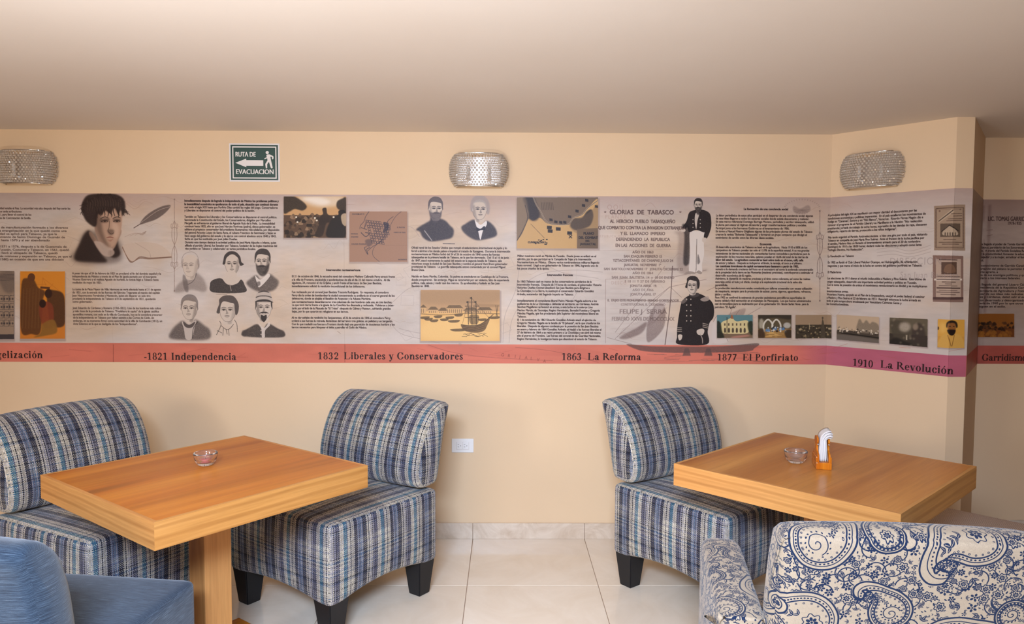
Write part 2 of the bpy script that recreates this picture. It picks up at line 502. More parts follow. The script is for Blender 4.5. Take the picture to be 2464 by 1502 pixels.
def wall_uv(px, py):
    """where a point of the reference view falls on the walls: metres along the unrolled wall, height"""
    v = fwd + CA * ((px - 1232) / F) - CB * ((py - 751) / F)
    def hit(p, q):
        e = (q - p).normalized(); nx, ny = -e.y, e.x
        t = (p.x * nx + p.y * ny) / (v.x * nx + v.y * ny)
        h = Vector((v.x * t, v.y * t)); return (h - p).dot(e), CH + v.z * t
    s, z = hit(Vector((XL, D)), ANG0)
    if px > 1900 and s > S_BACK:
        s, z = hit(ANG0, ANG1); s += S_BACK
        if s > S_ANG: s, z = hit(ANG1, FL1); s += S_ANG
    return s, z


def mtf(px, py):
    s, z = wall_uv(px, py); return s * MS, (Z1 - z) * MS


cv = Canvas(MW, MH, (206, 189, 174), mtf, MS * 3.9195 / F)


def paper(a, seed):
    h, w = a.shape[:2]
    n = fractal(h, w, 300, 5, 1.4, seed); n2 = fractal(h, w, 90, 4, 3.0, seed + 5); n3 = fractal(h, w, 12, 2, 4, seed + 9)
    t = np.clip((n - .42) * 4, 0, 1)[..., None]
    warm = np.array((198, 172, 146)) / 255; grey = np.array((200, 184, 170)) / 255
    c = warm * t + grey * (1 - t)
    c *= (1 + (n2 - .5) * .16)[..., None]; c *= (1 + (n3 - .5) * .05)[..., None]
    yy = np.linspace(0, 1, h)[:, None]; xx = np.arange(w)[None, :]
    top = np.clip(1 - yy / .16 + (n2 - .5) * .8, 0, 1)[..., None] * .55       # printed mauve border at the top edge
    c = c * (1 - top) + np.array((168, 136, 122)) / 255 * top
    low = np.clip((yy - .80) / .1, 0, 1)[..., None] * .35
    c = c * (1 - low) + np.array((208, 192, 180)) / 255 * low
    a[:] = c


paper(cv.a, 11)
# creases and stains of the printed parchment
for k in range(150):
    x = rng.uniform(-60, 2290); y = rng.uniform(472, 822); n = rng.integers(3, 7); dx = rng.uniform(8, 28) * rng.choice([-1, 1])
    cv.line([(x + i * dx, y + rng.normal(0, 7) * (i > 0)) for i in range(n)], rng.uniform(.5, 1.3), (150, 118, 98), rng.uniform(.15, .4), taper=True)
for k in range(60):
    cv.ell(rng.uniform(-60, 2290), rng.uniform(480, 820), rng.uniform(8, 34), rng.uniform(4, 14), (186, 150, 122), rng.uniform(.08, .22), 6)

# faint old street map printed under the middle of the sheet
MAPC = (158, 140, 130)
for k in range(26):
    x = rng.uniform(955, 1240); y = rng.uniform(620, 815); s_ = rng.uniform(8, 26); an = rng.uniform(-.4, .5)
    q = [(x + math.cos(an + i * PI / 2 + .4) * s_, y + math.sin(an + i * PI / 2 + .4) * s_ * .8) for i in range(4)]
    cv.line(q + [q[0]], .9, MAPC, .5, False)
for pts in ([(930, 742), (975, 700), (1000, 690), (1040, 680)], [(930, 760), (960, 800), (1010, 815), (1060, 826)], [(1240, 640), (1290, 625), (1350, 655), (1440, 670)],
            [(1240, 700), (1300, 660), (1380, 650), (1450, 655)], [(1210, 825), (1215, 760), (1240, 700), (1250, 640)], [(1225, 825), (1232, 770), (1262, 715)],
            [(1290, 760), (1330, 680)], [(1340, 790), (1390, 700)], [(1380, 800), (1410, 740)], [(1240, 560), (1300, 600), (1330, 640)],
            [(920, 600), (940, 560), (985, 545), (1010, 570)], [(960, 790), (1000, 800), (1090, 812)]):
    cv.line(pts, 1.3, MAPC, .6)

# the red title strip
yy0 = [(-60, 826.5), (980, 829), (1990, 830.5)]
ys_ = (Z1 - wall_uv(980, 828)[1]) * MS
stripmask = fractal(MH, MW, 60, 3, 3, 40)
sx_ = np.arange(MW) / MS
px1930 = wall_uv(1900, 850)[0]; px2000 = wall_uv(2010, 850)[0]
tt = np.clip((sx_ - px1930) / (px2000 - px1930), 0, 1)[:, None]
colr = (1 - tt) * np.array((203, 112, 90)) / 255 + tt * np.array((184, 98, 112)) / 255
colr = colr + (np.sin(sx_ * 1.7)[:, None] * .02)
r0 = int(ys_)
cv.a[r0:] = colr[None] * (1 + (stripmask[r0:] - .5) * .16)[..., None]
for k in range(40):
    x = rng.uniform(-40, 2290); y = rng.uniform(835, 868)
    cv.line([(x, y), (x + rng.uniform(15, 60), y + rng.uniform(-12, 12))], 1.2, (170, 84, 68), .35, False)
for x in (273, 830): cv.line([(x, 829), (x, 872)], 1.3, (120, 60, 48), .55, False)
cv.poly([(1030, 830), (1090, 848), (1180, 858), (1340, 856), (1440, 872), (1520, 872), (1400, 838), (1250, 834)], (186, 100, 82), .35, 2)
cv.line([(1030, 830), (1090, 848), (1180, 860), (1330, 868)], 1.1, (140, 78, 66), .6); cv.line([(1240, 836), (1330, 845), (1440, 872)], 1.1, (140, 78, 66), .6)
for i, (c, x, y) in enumerate(zip('GRIJALVA', (1205, 1221, 1238, 1249, 1262, 1276, 1291, 1306), (853, 855, 857, 858, 860, 862, 865, 868))):
    X, Y = mtf(x, y + 4); put_text(cv, X, Y, c, 22, .9, (110, 56, 48), .7, slant=.1)

# ---------------------------------------------------------------- old sailing ship across the lower middle
INK = (50, 40, 37)
SH = (96, 74, 68)
cv.poly([(1508, 828), (1560, 833), (1640, 834), (1740, 833), (1822, 826), (1815, 838), (1790, 846), (1640, 849), (1560, 846), (1530, 840)], SH, .8, .6, .3)
for k in range(34):
    x = rng.uniform(1530, 1830); y = rng.uniform(846, 872)
    cv.line([(x, y), (x + rng.uniform(12, 50), y + rng.uniform(-3, 3))], rng.uniform(1, 3.2), SH, rng.uniform(.35, .8), taper=True)
for x in (1648, 1700): cv.poly([(x, 838), (x + 9, 838), (x + 14, 856), (x - 6, 856)], SH, .8, .6, .2, False)
cv.line([(1618, 640), (1612, 735), (1600, 830)], 2.0, SH, .8); cv.line([(1585, 728), (1640, 726)], 1.2, SH, .6)
for a, b in (((1612, 690), (1480, 815)), ((1612, 690), (1560, 730)), ((1612, 690), (1640, 716)), ((1614, 668), (1700, 650)), ((1614, 690), (1700, 672)), ((1480, 722), (1600, 724)),
             ((1460, 812), (1520, 828)), ((1780, 745), (1730, 812)), ((1766, 728), (1745, 790)), ((1745, 790), (1830, 740)), ((1700, 700), (1790, 660)), ((1600, 640), (1480, 800))):
    cv.line([a, b], 1.0, SH, .5, False)
cv.poly([(1582, 730), (1600, 740), (1596, 790), (1560, 824), (1556, 790), (1566, 752)], SH, .55, 1.2, .45)
cv.poly([(1500, 806), (1530, 790), (1556, 775), (1545, 800), (1510, 815), (1490, 814)], SH, .6, 1.5, .4)
cv.poly([(1580, 728), (1606, 722), (1590, 752), (1572, 770)], (206, 188, 176), .5, 1)
for k in range(22): cv.line([(1486 + k * 4, 812 - k * 1.5), (1500 + k * 5, 790 - k * 2.4)], .7, SH, .35, False)
cv.poly([(1716, 775), (1728, 760), (1742, 800), (1752, 822), (1716, 824)], (214, 198, 184), .6, 1); cv.line([(1716, 775), (1728, 760), (1742, 800), (1752, 822)], 1, SH, .7)
cv.poly([(1748, 760), (1792, 742), (1786, 762), (1764, 774)], SH, .35, 1, .4)

# ---------------------------------------------------------------- portraits
FACE = (200, 180, 160)


def head(cx, cy, hh, turn=0.0, hair=INK, hairstyle='short', ink=INK, face=FACE, beard=None, stache=False, light=0, ha=.9, shade=.45, feat=.85, lw=1.0):
    """engraved head: cx, cy middle of the face; hh its height; turn -1..1 looks left / right"""
    w = hh * .37
    t = turn * w * .3
    def q(pts): return [(cx + x * w, cy + y * hh) for x, y in pts]
    cv.poly(q([(-.45, .2), (.5, .2), (.55, .62), (-.5, .62)]), face, .95, .4)                    # neck
    cv.poly(q([(-.1 + (.35 if turn < 0 else -.35), .3), (.5 if turn < 0 else -.45, .25), (.5 if turn < 0 else -.45, .6), (0, .6)]), ink, shade, 1.2, .3)
    cv.poly(q([(-1, -.1), (-.94, .12), (-.8, .3), (-.42, .48), (0, .52), (.42, .48), (.8, .3), (.94, .12), (1, -.1), (.92, -.34), (.5, -.5), (0, -.54), (-.5, -.5), (-.92, -.34)]), face, 1, .3)
    sd = 1 if turn <= 0 else -1
    cv.poly(q([(sd * .98, -.2), (sd * .95, .12), (sd * .78, .32), (sd * .35, .5), (sd * .5, .25), (sd * .62, -.05), (sd * .72, -.25)]), ink, shade, 1.6, .35)
    cv.line(q([(-1, -.1), (-.94, .12), (-.8, .3), (-.42, .48), (0, .52), (.42, .48), (.8, .3), (.94, .12), (1, -.1)]), .7 * lw, ink, .5)
    for sx in (-1, 1):
        ex = sx * .42 * (1 - .15 * abs(turn)) * w + t
        cv.poly([(cx + ex - .3 * w, cy - .06 * hh), (cx + ex, cy - .10 * hh), (cx + ex + .3 * w, cy - .06 * hh), (cx + ex, cy + .0 * hh)], ink, .35, .8)
        cv.line([(cx + ex - .27 * w, cy - .015 * hh), (cx + ex, cy - .05 * hh), (cx + ex + .27 * w, cy - .015 * hh)], 1.1 * lw, ink, feat)
        cv.ell(cx + ex + turn * .05 * w, cy - .022 * hh, .11 * w, .03 * hh, ink, feat)
        cv.line([(cx + ex - .34 * w, cy - .1 * hh), (cx + ex - .02 * w, cy - .145 * hh), (cx + ex + .36 * w, cy - .105 * hh)], 1.5 * lw, ink, feat * .9, taper=True)
        if abs(turn) < .6 or sx * turn < 0: cv.ell(cx + sx * 1.02 * w, cy + .0 * hh, .12 * w, .09 * hh, face, 1, .3); cv.line([(cx + sx * 1.05 * w, cy - .08 * hh), (cx + sx * 1.15 * w, cy), (cx + sx * 1.03 * w, cy + .09 * hh)], .7, ink, .5)
    nx = cx + t * 1.6
    cv.line([(nx - .05 * w, cy - .06 * hh), (nx + turn * .1 * w, cy + .1 * hh), (nx + turn * .18 * w, cy + .155 * hh), (nx - .12 * w, cy + .165 * hh)], .9 * lw, ink, feat * .7)
    cv.poly([(nx - .2 * w * sd * 0, cy - .03 * hh), (nx + .22 * w * sd, cy + .15 * hh), (nx + .02 * w, cy + .17 * hh)], ink, .35, .7, 0, False)
    cv.line([(cx + t - .3 * w, cy + .26 * hh), (cx + t, cy + .25 * hh), (cx + t + .3 * w, cy + .26 * hh)], 1.2 * lw, ink, feat)
    cv.line([(cx + t - .18 * w, cy + .315 * hh), (cx + t + .18 * w, cy + .315 * hh)], .9 * lw, ink, .4)
    if beard == 'full':
        cv.poly(q([(-.92, .08), (-.72, .18), (-.4, .2), (0, .17), (.4, .2), (.72, .18), (.92, .08), (.86, .42), (.5, .66), (0, .76), (-.5, .66), (-.86, .42)]), hair, .82, .8, .35)
    if beard == 'long':
        cv.poly(q([(-.88, .1), (-.6, .2), (0, .17), (.6, .2), (.88, .1), (.72, .5), (.3, .86), (0, .92), (-.3, .86), (-.72, .5)]), hair, .8, .8, .35)
    if beard == 'goatee':
        cv.poly(q([(-.34, .33), (0, .38), (.34, .33), (.36, .52), (.0, .68), (-.36, .52)]), hair, .92, .5)
    if stache or beard:
        cv.poly([(cx + t - .62 * w, cy + .27 * hh), (cx + t - .3 * w, cy + .19 * hh), (cx + t, cy + .185 * hh), (cx + t + .3 * w, cy + .19 * hh), (cx + t + .62 * w, cy + .27 * hh), (cx + t, cy + .235 * hh)], hair, .9, .3)
    if hairstyle == 'short':
        cv.poly(q([(-1.05, .05), (-1.12, -.25), (-.95, -.5), (-.45, -.66), (.1, -.69), (.7, -.62), (1.08, -.4), (1.13, -.15), (1.05, .08), (.93, -.1), (.86, -.3), (.4, -.36), (-.2, -.4), (-.7, -.36), (-.93, -.15)]), hair, ha, .4, .2)
    if hairstyle == 'bun':
        cv.poly(q([(-1.0, -.02), (-1.35, .0), (-1.25, -.2), (-1.1, -.45), (-.6, -.64), (0, -.68), (.6, -.62), (1.12, -.4), (1.3, -.12), (1.65, .0), (1.2, .08), (.98, -.05), (.85, -.3), (.4, -.47), (0, -.52), (-.4, -.47), (-.85, -.3)]), hair, ha, .4, .15)
    if hairstyle == 'wavy':
        cv.poly(q([(-1.0, .12), (-1.38, .1), (-1.25, -.1), (-1.05, -.3), (-1.05, -.5), (-.6, -.66), (0, -.7), (.7, -.66), (1.2, -.45), (1.4, -.2), (1.3, .1), (1.02, .22), (.9, 0), (.8, -.3), (.3, -.36), (-.5, -.42), (-.85, -.25)]), hair, ha, .4, .15)
    if hairstyle == 'thin':
        cv.line(q([(-1.05, .0), (-1.1, -.3), (-.8, -.55), (-.2, -.66), (.4, -.66), (.9, -.5), (1.12, -.2), (1.08, .05)]), 1.2, hair, ha * .6)
        cv.poly(q([(.88, -.35), (1.15, -.25), (1.2, .05), (1.0, .15), (.92, -.1)]), hair, ha * .55, .6, .4)
        cv.poly(q([(-.9, -.35), (-1.12, -.22), (-1.12, .02), (-1.0, .1), (-.92, -.1)]), hair, ha * .45, .6, .4)
    if hairstyle == 'white':
        cv.poly(q([(-1.0, .1), (-1.3, 0), (-1.3, -.3), (-1.0, -.6), (-.3, -.76), (.5, -.74), (1.2, -.5), (1.45, -.15), (1.35, .2), (1.02, .2), (.9, -.1), (.6, -.36), (-.3, -.4), (-.85, -.3)]), (150, 138, 132), .75, .8, .4)
    if hairstyle == 'kepi':
        cv.poly(q([(-1.05, .1), (-1.12, -.3), (1.1, -.3), (1.1, .1), (.93, -.1), (.9, -.28), (-.9, -.28), (-.93, -.1)]), hair, ha, .4, .2, False)
        cv.poly(q([(-1.12, -.32), (-1.02, -.52), (-.75, -.76), (.72, -.78), (1.02, -.52), (1.22, -.3), (1.0, -.34), (0, -.42), (-.9, -.34)]), (184, 166, 150), 1, .3)
        cv.line(q([(-1.04, -.5), (-.5, -.57), (.4, -.57), (1.02, -.5)]), 2.2, ink, .8); cv.line(q([(-.72, -.74), (0, -.8), (.7, -.75)]), 2.2, ink, .8)
        cv.poly(q([(-1.15, -.3), (-.5, -.4), (.5, -.4), (1.25, -.26), (.5, -.31), (-.5, -.31)]), ink, .9, .3)


def coat(pts, col, a, grain=.35, feather=1.5): cv.poly(pts, col, a, feather, grain)


# six heads in the second column
G1, G2, G3 = (118, 102, 92), (70, 59, 54), (46, 38, 35)
def c2(*p): return [(400 + x / 3.264, 440 + y / 3.264) for x, y in p]
coat(c2((62, 855), (90, 800), (130, 770), (180, 760), (225, 705), (290, 750), (320, 830), (290, 858), (200, 840), (110, 862)), G1, .62, .45, 2.5)
cv.poly(c2((135, 720), (165, 760), (175, 850), (150, 850), (130, 780)), G2, .5, 1, .4)
head(458, 640, 50, -.8, G1, 'thin', G1, shade=.3, feat=.75)
cv.line(c2((240, 710), (215, 770), (170, 800)), 1.5, G2, .6)
coat(c2((345, 800), (365, 765), (430, 750), (480, 790), (515, 800), (560, 790), (590, 760), (615, 800), (615, 860), (370, 860)), G3, .92, .3, .5)
cv.poly(c2((440, 745), (470, 740), (560, 735), (585, 755), (550, 790), (515, 805), (470, 790)), FACE, 1, .4)
head(559, 636, 46, -.15, G3, 'bun', G3, shade=.3)
cv.poly(c2((470, 725), (480, 700), (540, 700), (555, 735), (515, 760)), FACE, 1, .4); cv.line(c2((500, 795), (512, 850)), 2, (170, 150, 134), .8); cv.line(c2((390, 875), (480, 877)), .9, G2, .6, False)
coat(c2((630, 790), (660, 755), (710, 725), (740, 760), (790, 745), (810, 715), (855, 745), (885, 780), (850, 840), (760, 860), (680, 835)), G2, .85, .45, 2)
cv.poly(c2((700, 730), (740, 760), (800, 715), (812, 740), (735, 820), (715, 790)), (216, 200, 184), .95, .4); cv.poly(c2((708, 785), (735, 775), (740, 800), (718, 812)), G2, .6, .6)
head(632, 630, 46, -.45, G3, 'short', G3, beard='full', shade=.55)
coat(c2((30, 1220), (50, 1150), (95, 1105), (135, 1085), (180, 1120), (230, 1075), (300, 1120), (345, 1160), (335, 1225), (190, 1235)), G2, .82, .45, 2.5)
cv.poly(c2((125, 1090), (180, 1110), (235, 1080), (225, 1130), (200, 1225), (155, 1225), (140, 1150)), (196, 178, 162), .9, .5); cv.poly(c2((135, 1090), (180, 1115), (228, 1090), (210, 1130), (175, 1140), (145, 1125)), G2, .85, .4)
head(456, 743, 50, -.35, G2, 'short', G2, ha=.55, shade=.4)
cv.line(c2((250, 1090), (215, 1140), (205, 1220)), 1.8, G3, .6)
head(548, 747, 52, -.25, G2, 'wavy', G3, ha=.9, shade=.18)
for pts in (((420, 1085), (430, 1120), (395, 1195)), ((430, 1120), (470, 1150), (500, 1145), (530, 1110)), ((535, 1075), (555, 1110), (560, 1170)), ((450, 1140), (445, 1200)), ((490, 1150), (495, 1200)), ((400, 1160), (440, 1180)), ((470, 1150), (480, 1190))):
    cv.line(c2(*pts), 1.1, G3, .8)
coat(c2((600, 1200), (600, 1170), (650, 1140), (715, 1110), (760, 1150), (800, 1105), (870, 1140), (925, 1170), (930, 1205), (860, 1215), (690, 1212)), G3, .88, .4, 1.2)
cv.poly(c2((725, 1100), (770, 1140), (808, 1095), (815, 1120), (778, 1160), (775, 1212), (752, 1212), (748, 1150)), (206, 188, 172), .95, .4)
for y in (1130, 1160, 1190): cv.ell(400 + 745 / 3.264, 440 + y / 3.264, 1.2, 1.2, (190, 170, 150))
cv.poly(c2((600, 1160), (640, 1165), (625, 1205), (598, 1200)), G2, .7, 1, .5); cv.poly(c2((890, 1160), (925, 1165), (928, 1205), (885, 1200)), G2, .7, 1, .5)
head(635, 741, 50, .1, G3, 'kepi', G3, beard='goatee', stache=True, shade=.4)

# two busts in the fourth column
NV = (44, 40, 48)
def c4(*p): return [(960 + x / 3.267, 440 + y / 3.267) for x, y in p]
coat(c4((135, 370), (170, 340), (240, 300), (255, 275), (350, 290), (400, 335), (430, 370), (420, 425), (370, 445), (250, 460), (190, 430), (165, 385)), NV, .9, .3, 1.6)
head(1048, 503, 43, .45, (84, 74, 76), 'short', NV, beard='full', shade=.25)
cv.line(c4((200, 375), (260, 455)), 2.2, (196, 184, 174), .7, False); cv.line(c4((345, 478), (440, 480)), 1.6, NV, .8, False)
coat(c4((490, 350), (520, 325), (590, 290), (640, 340), (690, 300), (745, 340), (770, 390), (760, 420), (700, 440), (620, 452), (560, 430), (510, 390)), NV, .88, .3, 1.6)
cv.poly(c4((598, 290), (640, 330), (685, 300), (690, 330), (660, 380), (640, 448), (622, 380), (605, 330)), (222, 210, 200), 1, .4)
head(1154, 505, 46, .4, (120, 108, 106), 'white', NV, shade=.3)
cv.poly(c4((610, 350), (640, 362), (672, 340), (676, 370), (645, 372), (615, 380)), NV, .95, .3)

# standing figures in the sixth column
def c6(*p): return [(1430 + x / 3.265, 440 + y / 3.265) for x, y in p]
BK = (34, 28, 27)
cv.poly(c6((625, 385), (720, 380), (740, 450), (735, 660), (900, 680), (700, 720), (650, 640), (660, 430)), (140, 118, 104), .55, 3, .5)
cv.poly(c6((690, 330), (735, 335), (752, 390), (748, 560), (740, 640), (700, 630), (708, 420)), BK, .75, 1.5, .3)
cv.poly(c6((750, 385), (800, 380), (865, 385), (860, 480), (862, 560), (845, 640), (845, 700), (800, 705), (805, 560), (800, 480), (795, 620), (790, 705), (745, 705), (752, 560)), (214, 198, 182), 1, .4)
cv.line(c6((805, 440), (803, 560), (800, 690)), 1.2, BK, .5); cv.poly(c6((808, 600), (815, 560), (830, 620), (812, 640)), BK, .5, .6, .3)
cv.poly(c6((705, 715), (745, 695), (790, 705), (785, 716)), (150, 132, 118), .9, .4); cv.poly(c6((800, 705), (820, 688), (845, 705), (835, 718)), (150, 132, 118), .9, .4)
cv.poly(c6((745, 235), (790, 215), (850, 212), (905, 240), (918, 300), (915, 360), (885, 435), (860, 430), (868, 380), (860, 390), (800, 370), (745, 388), (730, 350), (705, 370), (690, 355), (725, 300)), BK, .95, .4, .15)
cv.poly(c6((795, 240), (825, 235), (810, 300), (800, 365), (788, 300)), (206, 188, 170), .9, .4)
for y in (290, 320, 350):
    for x in (775, 832): cv.ell(1430 + x / 3.265, 440 + y / 3.265, 1.2, 1.2, (200, 180, 160))
cv.poly(c6((690, 360), (715, 365), (710, 385), (680, 380)), FACE, 1, .3); cv.poly(c6((850, 432), (880, 435), (868, 470), (848, 460)), FACE, 1, .3)
head(1680, 494, 25, -.3, BK, 'short', BK, beard='long', shade=.4, lw=.7)
cv.poly(c6((885, 1090), (920, 1080), (955, 1120), (950, 1240), (890, 1262)), (206, 188, 174), .8, 2, .3)
cv.poly(c6((690, 930), (745, 885), (815, 870), (890, 905), (935, 960), (937, 1050), (905, 1100), (890, 1170), (885, 1268), (660, 1268), (650, 1210), (652, 1130), (668, 1020)), BK, .95, .4, .12)
cv.poly(c6((832, 915), (890, 890), (902, 920), (860, 932)), (170, 150, 134), .9, .4, .3); cv.poly(c6((680, 935), (720, 905), (728, 925), (695, 950)), (120, 104, 94), .8, .4, .3)
for y in (915, 960, 1005, 1045, 1085):
    for x in (725, 758): cv.ell(1430 + x / 3.265, 440 + y / 3.265, 1.5, 1.5, (206, 184, 160))
for y in (1128, 1142, 1156):
    cv.line(c6((652, y + 10), (688, y + 12)), 1.6, (190, 168, 146), .9, False); cv.line(c6((850, y - 25), (893, y - 15)), 1.6, (190, 168, 146), .9, False)
cv.poly(c6((805, 1160), (845, 1145), (865, 1160), (850, 1195), (812, 1190)), FACE, 1, .4); cv.poly(c6((658, 1195), (690, 1195), (684, 1230), (664, 1235)), FACE, 1, .4)
cv.line(c6((830, 1185), (848, 1225), (850, 1262)), 2.2, (176, 156, 138), .9)
cv.poly(c6((745, 875), (815, 865), (820, 890), (770, 900)), (70, 60, 56), 1, .3)
head(1666, 688, 34, -.35, BK, 'wavy', BK, shade=.45, lw=.9)

# large brown portrait, quill and open book
def c1(*p): return [(x / 3.264, 440 + y / 3.264) for x, y in p]
BR = (44, 31, 26); FBR = (178, 142, 116)
cv.poly(c1((560, 570), (620, 520), (640, 440), (700, 380), (900, 430), (945, 480), (960, 560), (930, 620), (750, 640), (600, 620)), BR, .5, 6, .2)
cv.poly(c1((590, 560), (630, 470), (665, 400), (700, 375), (740, 430), (800, 560), (840, 620), (720, 622), (600, 610)), BR, .95, 2.5, .12)
cv.poly(c1((915, 440), (930, 500), (945, 560), (900, 590), (850, 560), (880, 500)), BR, .95, 2, .12)
cv.poly(c1((700, 400), (740, 470), (810, 560), (840, 600), (815, 560), (760, 440), (715, 385)), (150, 118, 96), .8, .8)
cv.poly(c1((755, 330), (945, 360), (925, 460), (880, 530), (820, 500), (770, 450)), (160, 128, 106), 1, 1.2)
cv.poly(c1((740, 460), (830, 480), (900, 540), (870, 580), (800, 560)), (186, 160, 140), .8, 1.2)
cv.poly(c1((745, 250), (800, 200), (900, 190), (955, 240), (958, 310), (950, 370), (930, 430), (905, 480), (868, 508), (825, 480), (785, 430), (755, 350)), FBR, 1, 1.0)
cv.poly(c1((745, 250), (790, 220), (800, 320), (815, 400), (845, 470), (868, 508), (825, 485), (785, 430), (755, 350)), BR, .42, 3)
cv.poly(c1((880, 320), (905, 310), (935, 350), (930, 420), (905, 440), (890, 400)), (206, 172, 146), .55, 3)
cv.poly(c1((790, 285), (860, 280), (845, 310), (800, 312)), BR, .5, 1.6); cv.poly(c1((890, 285), (945, 285), (940, 308), (900, 310)), BR, .5, 1.6)
for x in (825, 920):
    cv.line(c1((x - 30, 306), (x, 294), (x + 26, 304)), 1.5, BR, .9); cv.ell(x / 3.264, 440 + 303 / 3.264, 2.2, 1.7, BR, .9, .3)
    cv.line(c1((x - 36, 282), (x, 268), (x + 30, 278)), 2.2, BR, .8, taper=True)
cv.line(c1((862, 300), (858, 350), (850, 380), (875, 402), (895, 392)), 1.4, BR, .55); cv.poly(c1((845, 370), (895, 370), (890, 405), (860, 408)), BR, .4, 1.5)
cv.line(c1((835, 432), (865, 426), (895, 432)), 2.2, (120, 66, 54), .9, taper=True); cv.poly(c1((840, 438), (865, 450), (892, 436), (868, 462)), (146, 96, 78), .6, .8)
cv.poly(c1((640, 190), (660, 130), (700, 95), (800, 84), (900, 88), (965, 120), (985, 180), (978, 240), (960, 260), (950, 215), (930, 245), (900, 200), (870, 240), (830, 220), (800, 250), (770, 250), (760, 330), (740, 345), (700, 320), (672, 290), (650, 240)), BR, .95, 1.6, .1)
for k in range(14):
    x = 680 + k * 20; cv.line(c1((x, 110 + (k % 3) * 12), (x + 12, 160), (x + 4, 225)), 1.1, (104, 78, 62), .5, taper=True)
for k in range(46):
    a = rng.uniform(PI * .95, PI * 2.05); cx_, cy2 = 815 + 165 * math.cos(a), 225 + 140 * math.sin(a) * 1.0
    cv.line(c1((cx_ * .9 + 81, cy2 * .9 + 22), (cx_ + rng.normal(0, 9), cy2 + rng.normal(0, 9)), (cx_ + rng.normal(0, 22), cy2 + rng.uniform(5, 40))), rng.uniform(1, 2.4), BR, .7, taper=True)
for k in range(10):
    x = 760 + k * 20; cv.line(c1((x - 14, 180), (x + rng.normal(0, 8), 232), (x + 10 + rng.normal(0, 10), 262 + rng.uniform(-12, 16))), 2.2, BR, .8, taper=True)
Q = (92, 76, 68)
cv.poly(c1((1342, 180), (1290, 180), (1210, 215), (1140, 265), (1100, 325), (1160, 310), (1230, 285), (1300, 235)), Q, .9, .6, .25)
cv.line(c1((1340, 186), (1240, 220), (1140, 290), (1050, 355)), 1.1, (180, 158, 142), .8); cv.line(c1((1110, 320), (1050, 356)), 1.8, Q, .9, False)
cv.poly(c1((960, 500), (1070, 470), (1190, 470), (1280, 500), (1345, 580), (1180, 590), (1110, 575), (1030, 625)), (196, 172, 150), .9, .4)
for k in range(4): cv.line(c1((962, 500 + k * 4), (1025 + k, 625 - k * 3), (1100, 580 + k * 5), (1180, 590 + k * 3), (1348, 580 + k * 2)), 1.3, (126, 96, 78), .8)
cv.line(c1((1185, 590), (1170, 540), (1110, 500), (1060, 470)), .9, (150, 126, 108), .6)
for k in range(5): cv.line(c1((980 + k * 40, 425 - k * 6), (1060 + k * 20, 395), (1120, 410 - k * 4), (1150, 380)), .9, (140, 112, 94), .5)
for x in (420,):       # slim scrolled ornament between columns
    for xx in (x, ):
        cv.line([(xx, 480), (xx, 690)], 1.0, (150, 124, 108), .8, False)
def ornament(x, y0, y1, col=(140, 116, 102)):
    ym = (y0 + y1) / 2; q = (y1 - y0) / 6
    cv.line([(x, y0), (x, y1)], 1.1, col, .9, False); cv.ell(x, y0, 1.8, 1.8, col); cv.ell(x, y1, 1.8, 1.8, col)
    for s in (-1, 1):
        cv.line([(x, ym), (x + s * 6, ym - q * .5), (x + s * 5, ym - q * 1.2), (x, ym - q * 1.6)], 1.1, col, .9); cv.line([(x, ym), (x + s * 6, ym + q * .5), (x + s * 5, ym + q * 1.2), (x, ym + q * 1.6)], 1.1, col, .9)
        cv.line([(x, ym - q * 1.2), (x + s * 7, ym - q * 1.1), (x + s * 8, ym - q * 1.35), (x + s * 5, ym - q * 1.4)], 1.1, col, .9); cv.line([(x, ym + q * 1.2), (x + s * 7, ym + q * 1.1), (x + s * 8, ym + q * 1.35), (x + s * 5, ym + q * 1.4)], 1.1, col, .9)
ornament(420, 480, 700); ornament(1972.5, 508, 724, (112, 92, 84))
cv.poly([(1910, 496), (1925, 502), (1944, 494), (1950, 504), (1938, 514), (1916, 514), (1908, 506)], (140, 118, 106), .7, .8, .5)
for k in range(9): cv.line([(1930, 505), (1930 + 20 * math.cos(k * .39 + PI), 505 + 11 * math.sin(k * .39 + PI) * -1)], .8, (110, 90, 82), .6, False)
for k in range(17):
    a = PI + .35 + k * (PI - .7) / 16; cv.line([(1930 + 42 * math.cos(a), 506 + 24 * math.sin(a)), (1930 + 46 * math.cos(a), 506 + 27.5 * math.sin(a))], 1.1, (140, 118, 106), .7, False)


# ---------------------------------------------------------------- printed pictures
_clip = []


def close_pic():
    if _clip:
        q, (bx0, by0, bx1, by1), sv = _clip.pop(); r = fill_mask([q], cv.w, cv.h, 2)
        m = np.zeros((by1 - by0, bx1 - bx0)); x0, y0, mk = r
        m[y0 - by0:y0 - by0 + mk.shape[0], x0 - bx0:x0 - bx0 + mk.shape[1]] = mk
        v = cv.a[by0:by1, bx0:bx1]; v[:] = v * m[..., None] + sv * (1 - m[..., None])


def open_pic(p):
    q = cv.P(p((0, 0), (1, 0), (1, 1), (0, 1))); g = 90
    b = (max(0, int(q[:, 0].min()) - g), max(0, int(q[:, 1].min()) - g), min(cv.w, int(q[:, 0].max()) + g), min(cv.h, int(q[:, 1].max()) + g))
    _clip.append((q, b, cv.a[b[1]:b[3], b[0]:b[2]].copy()))


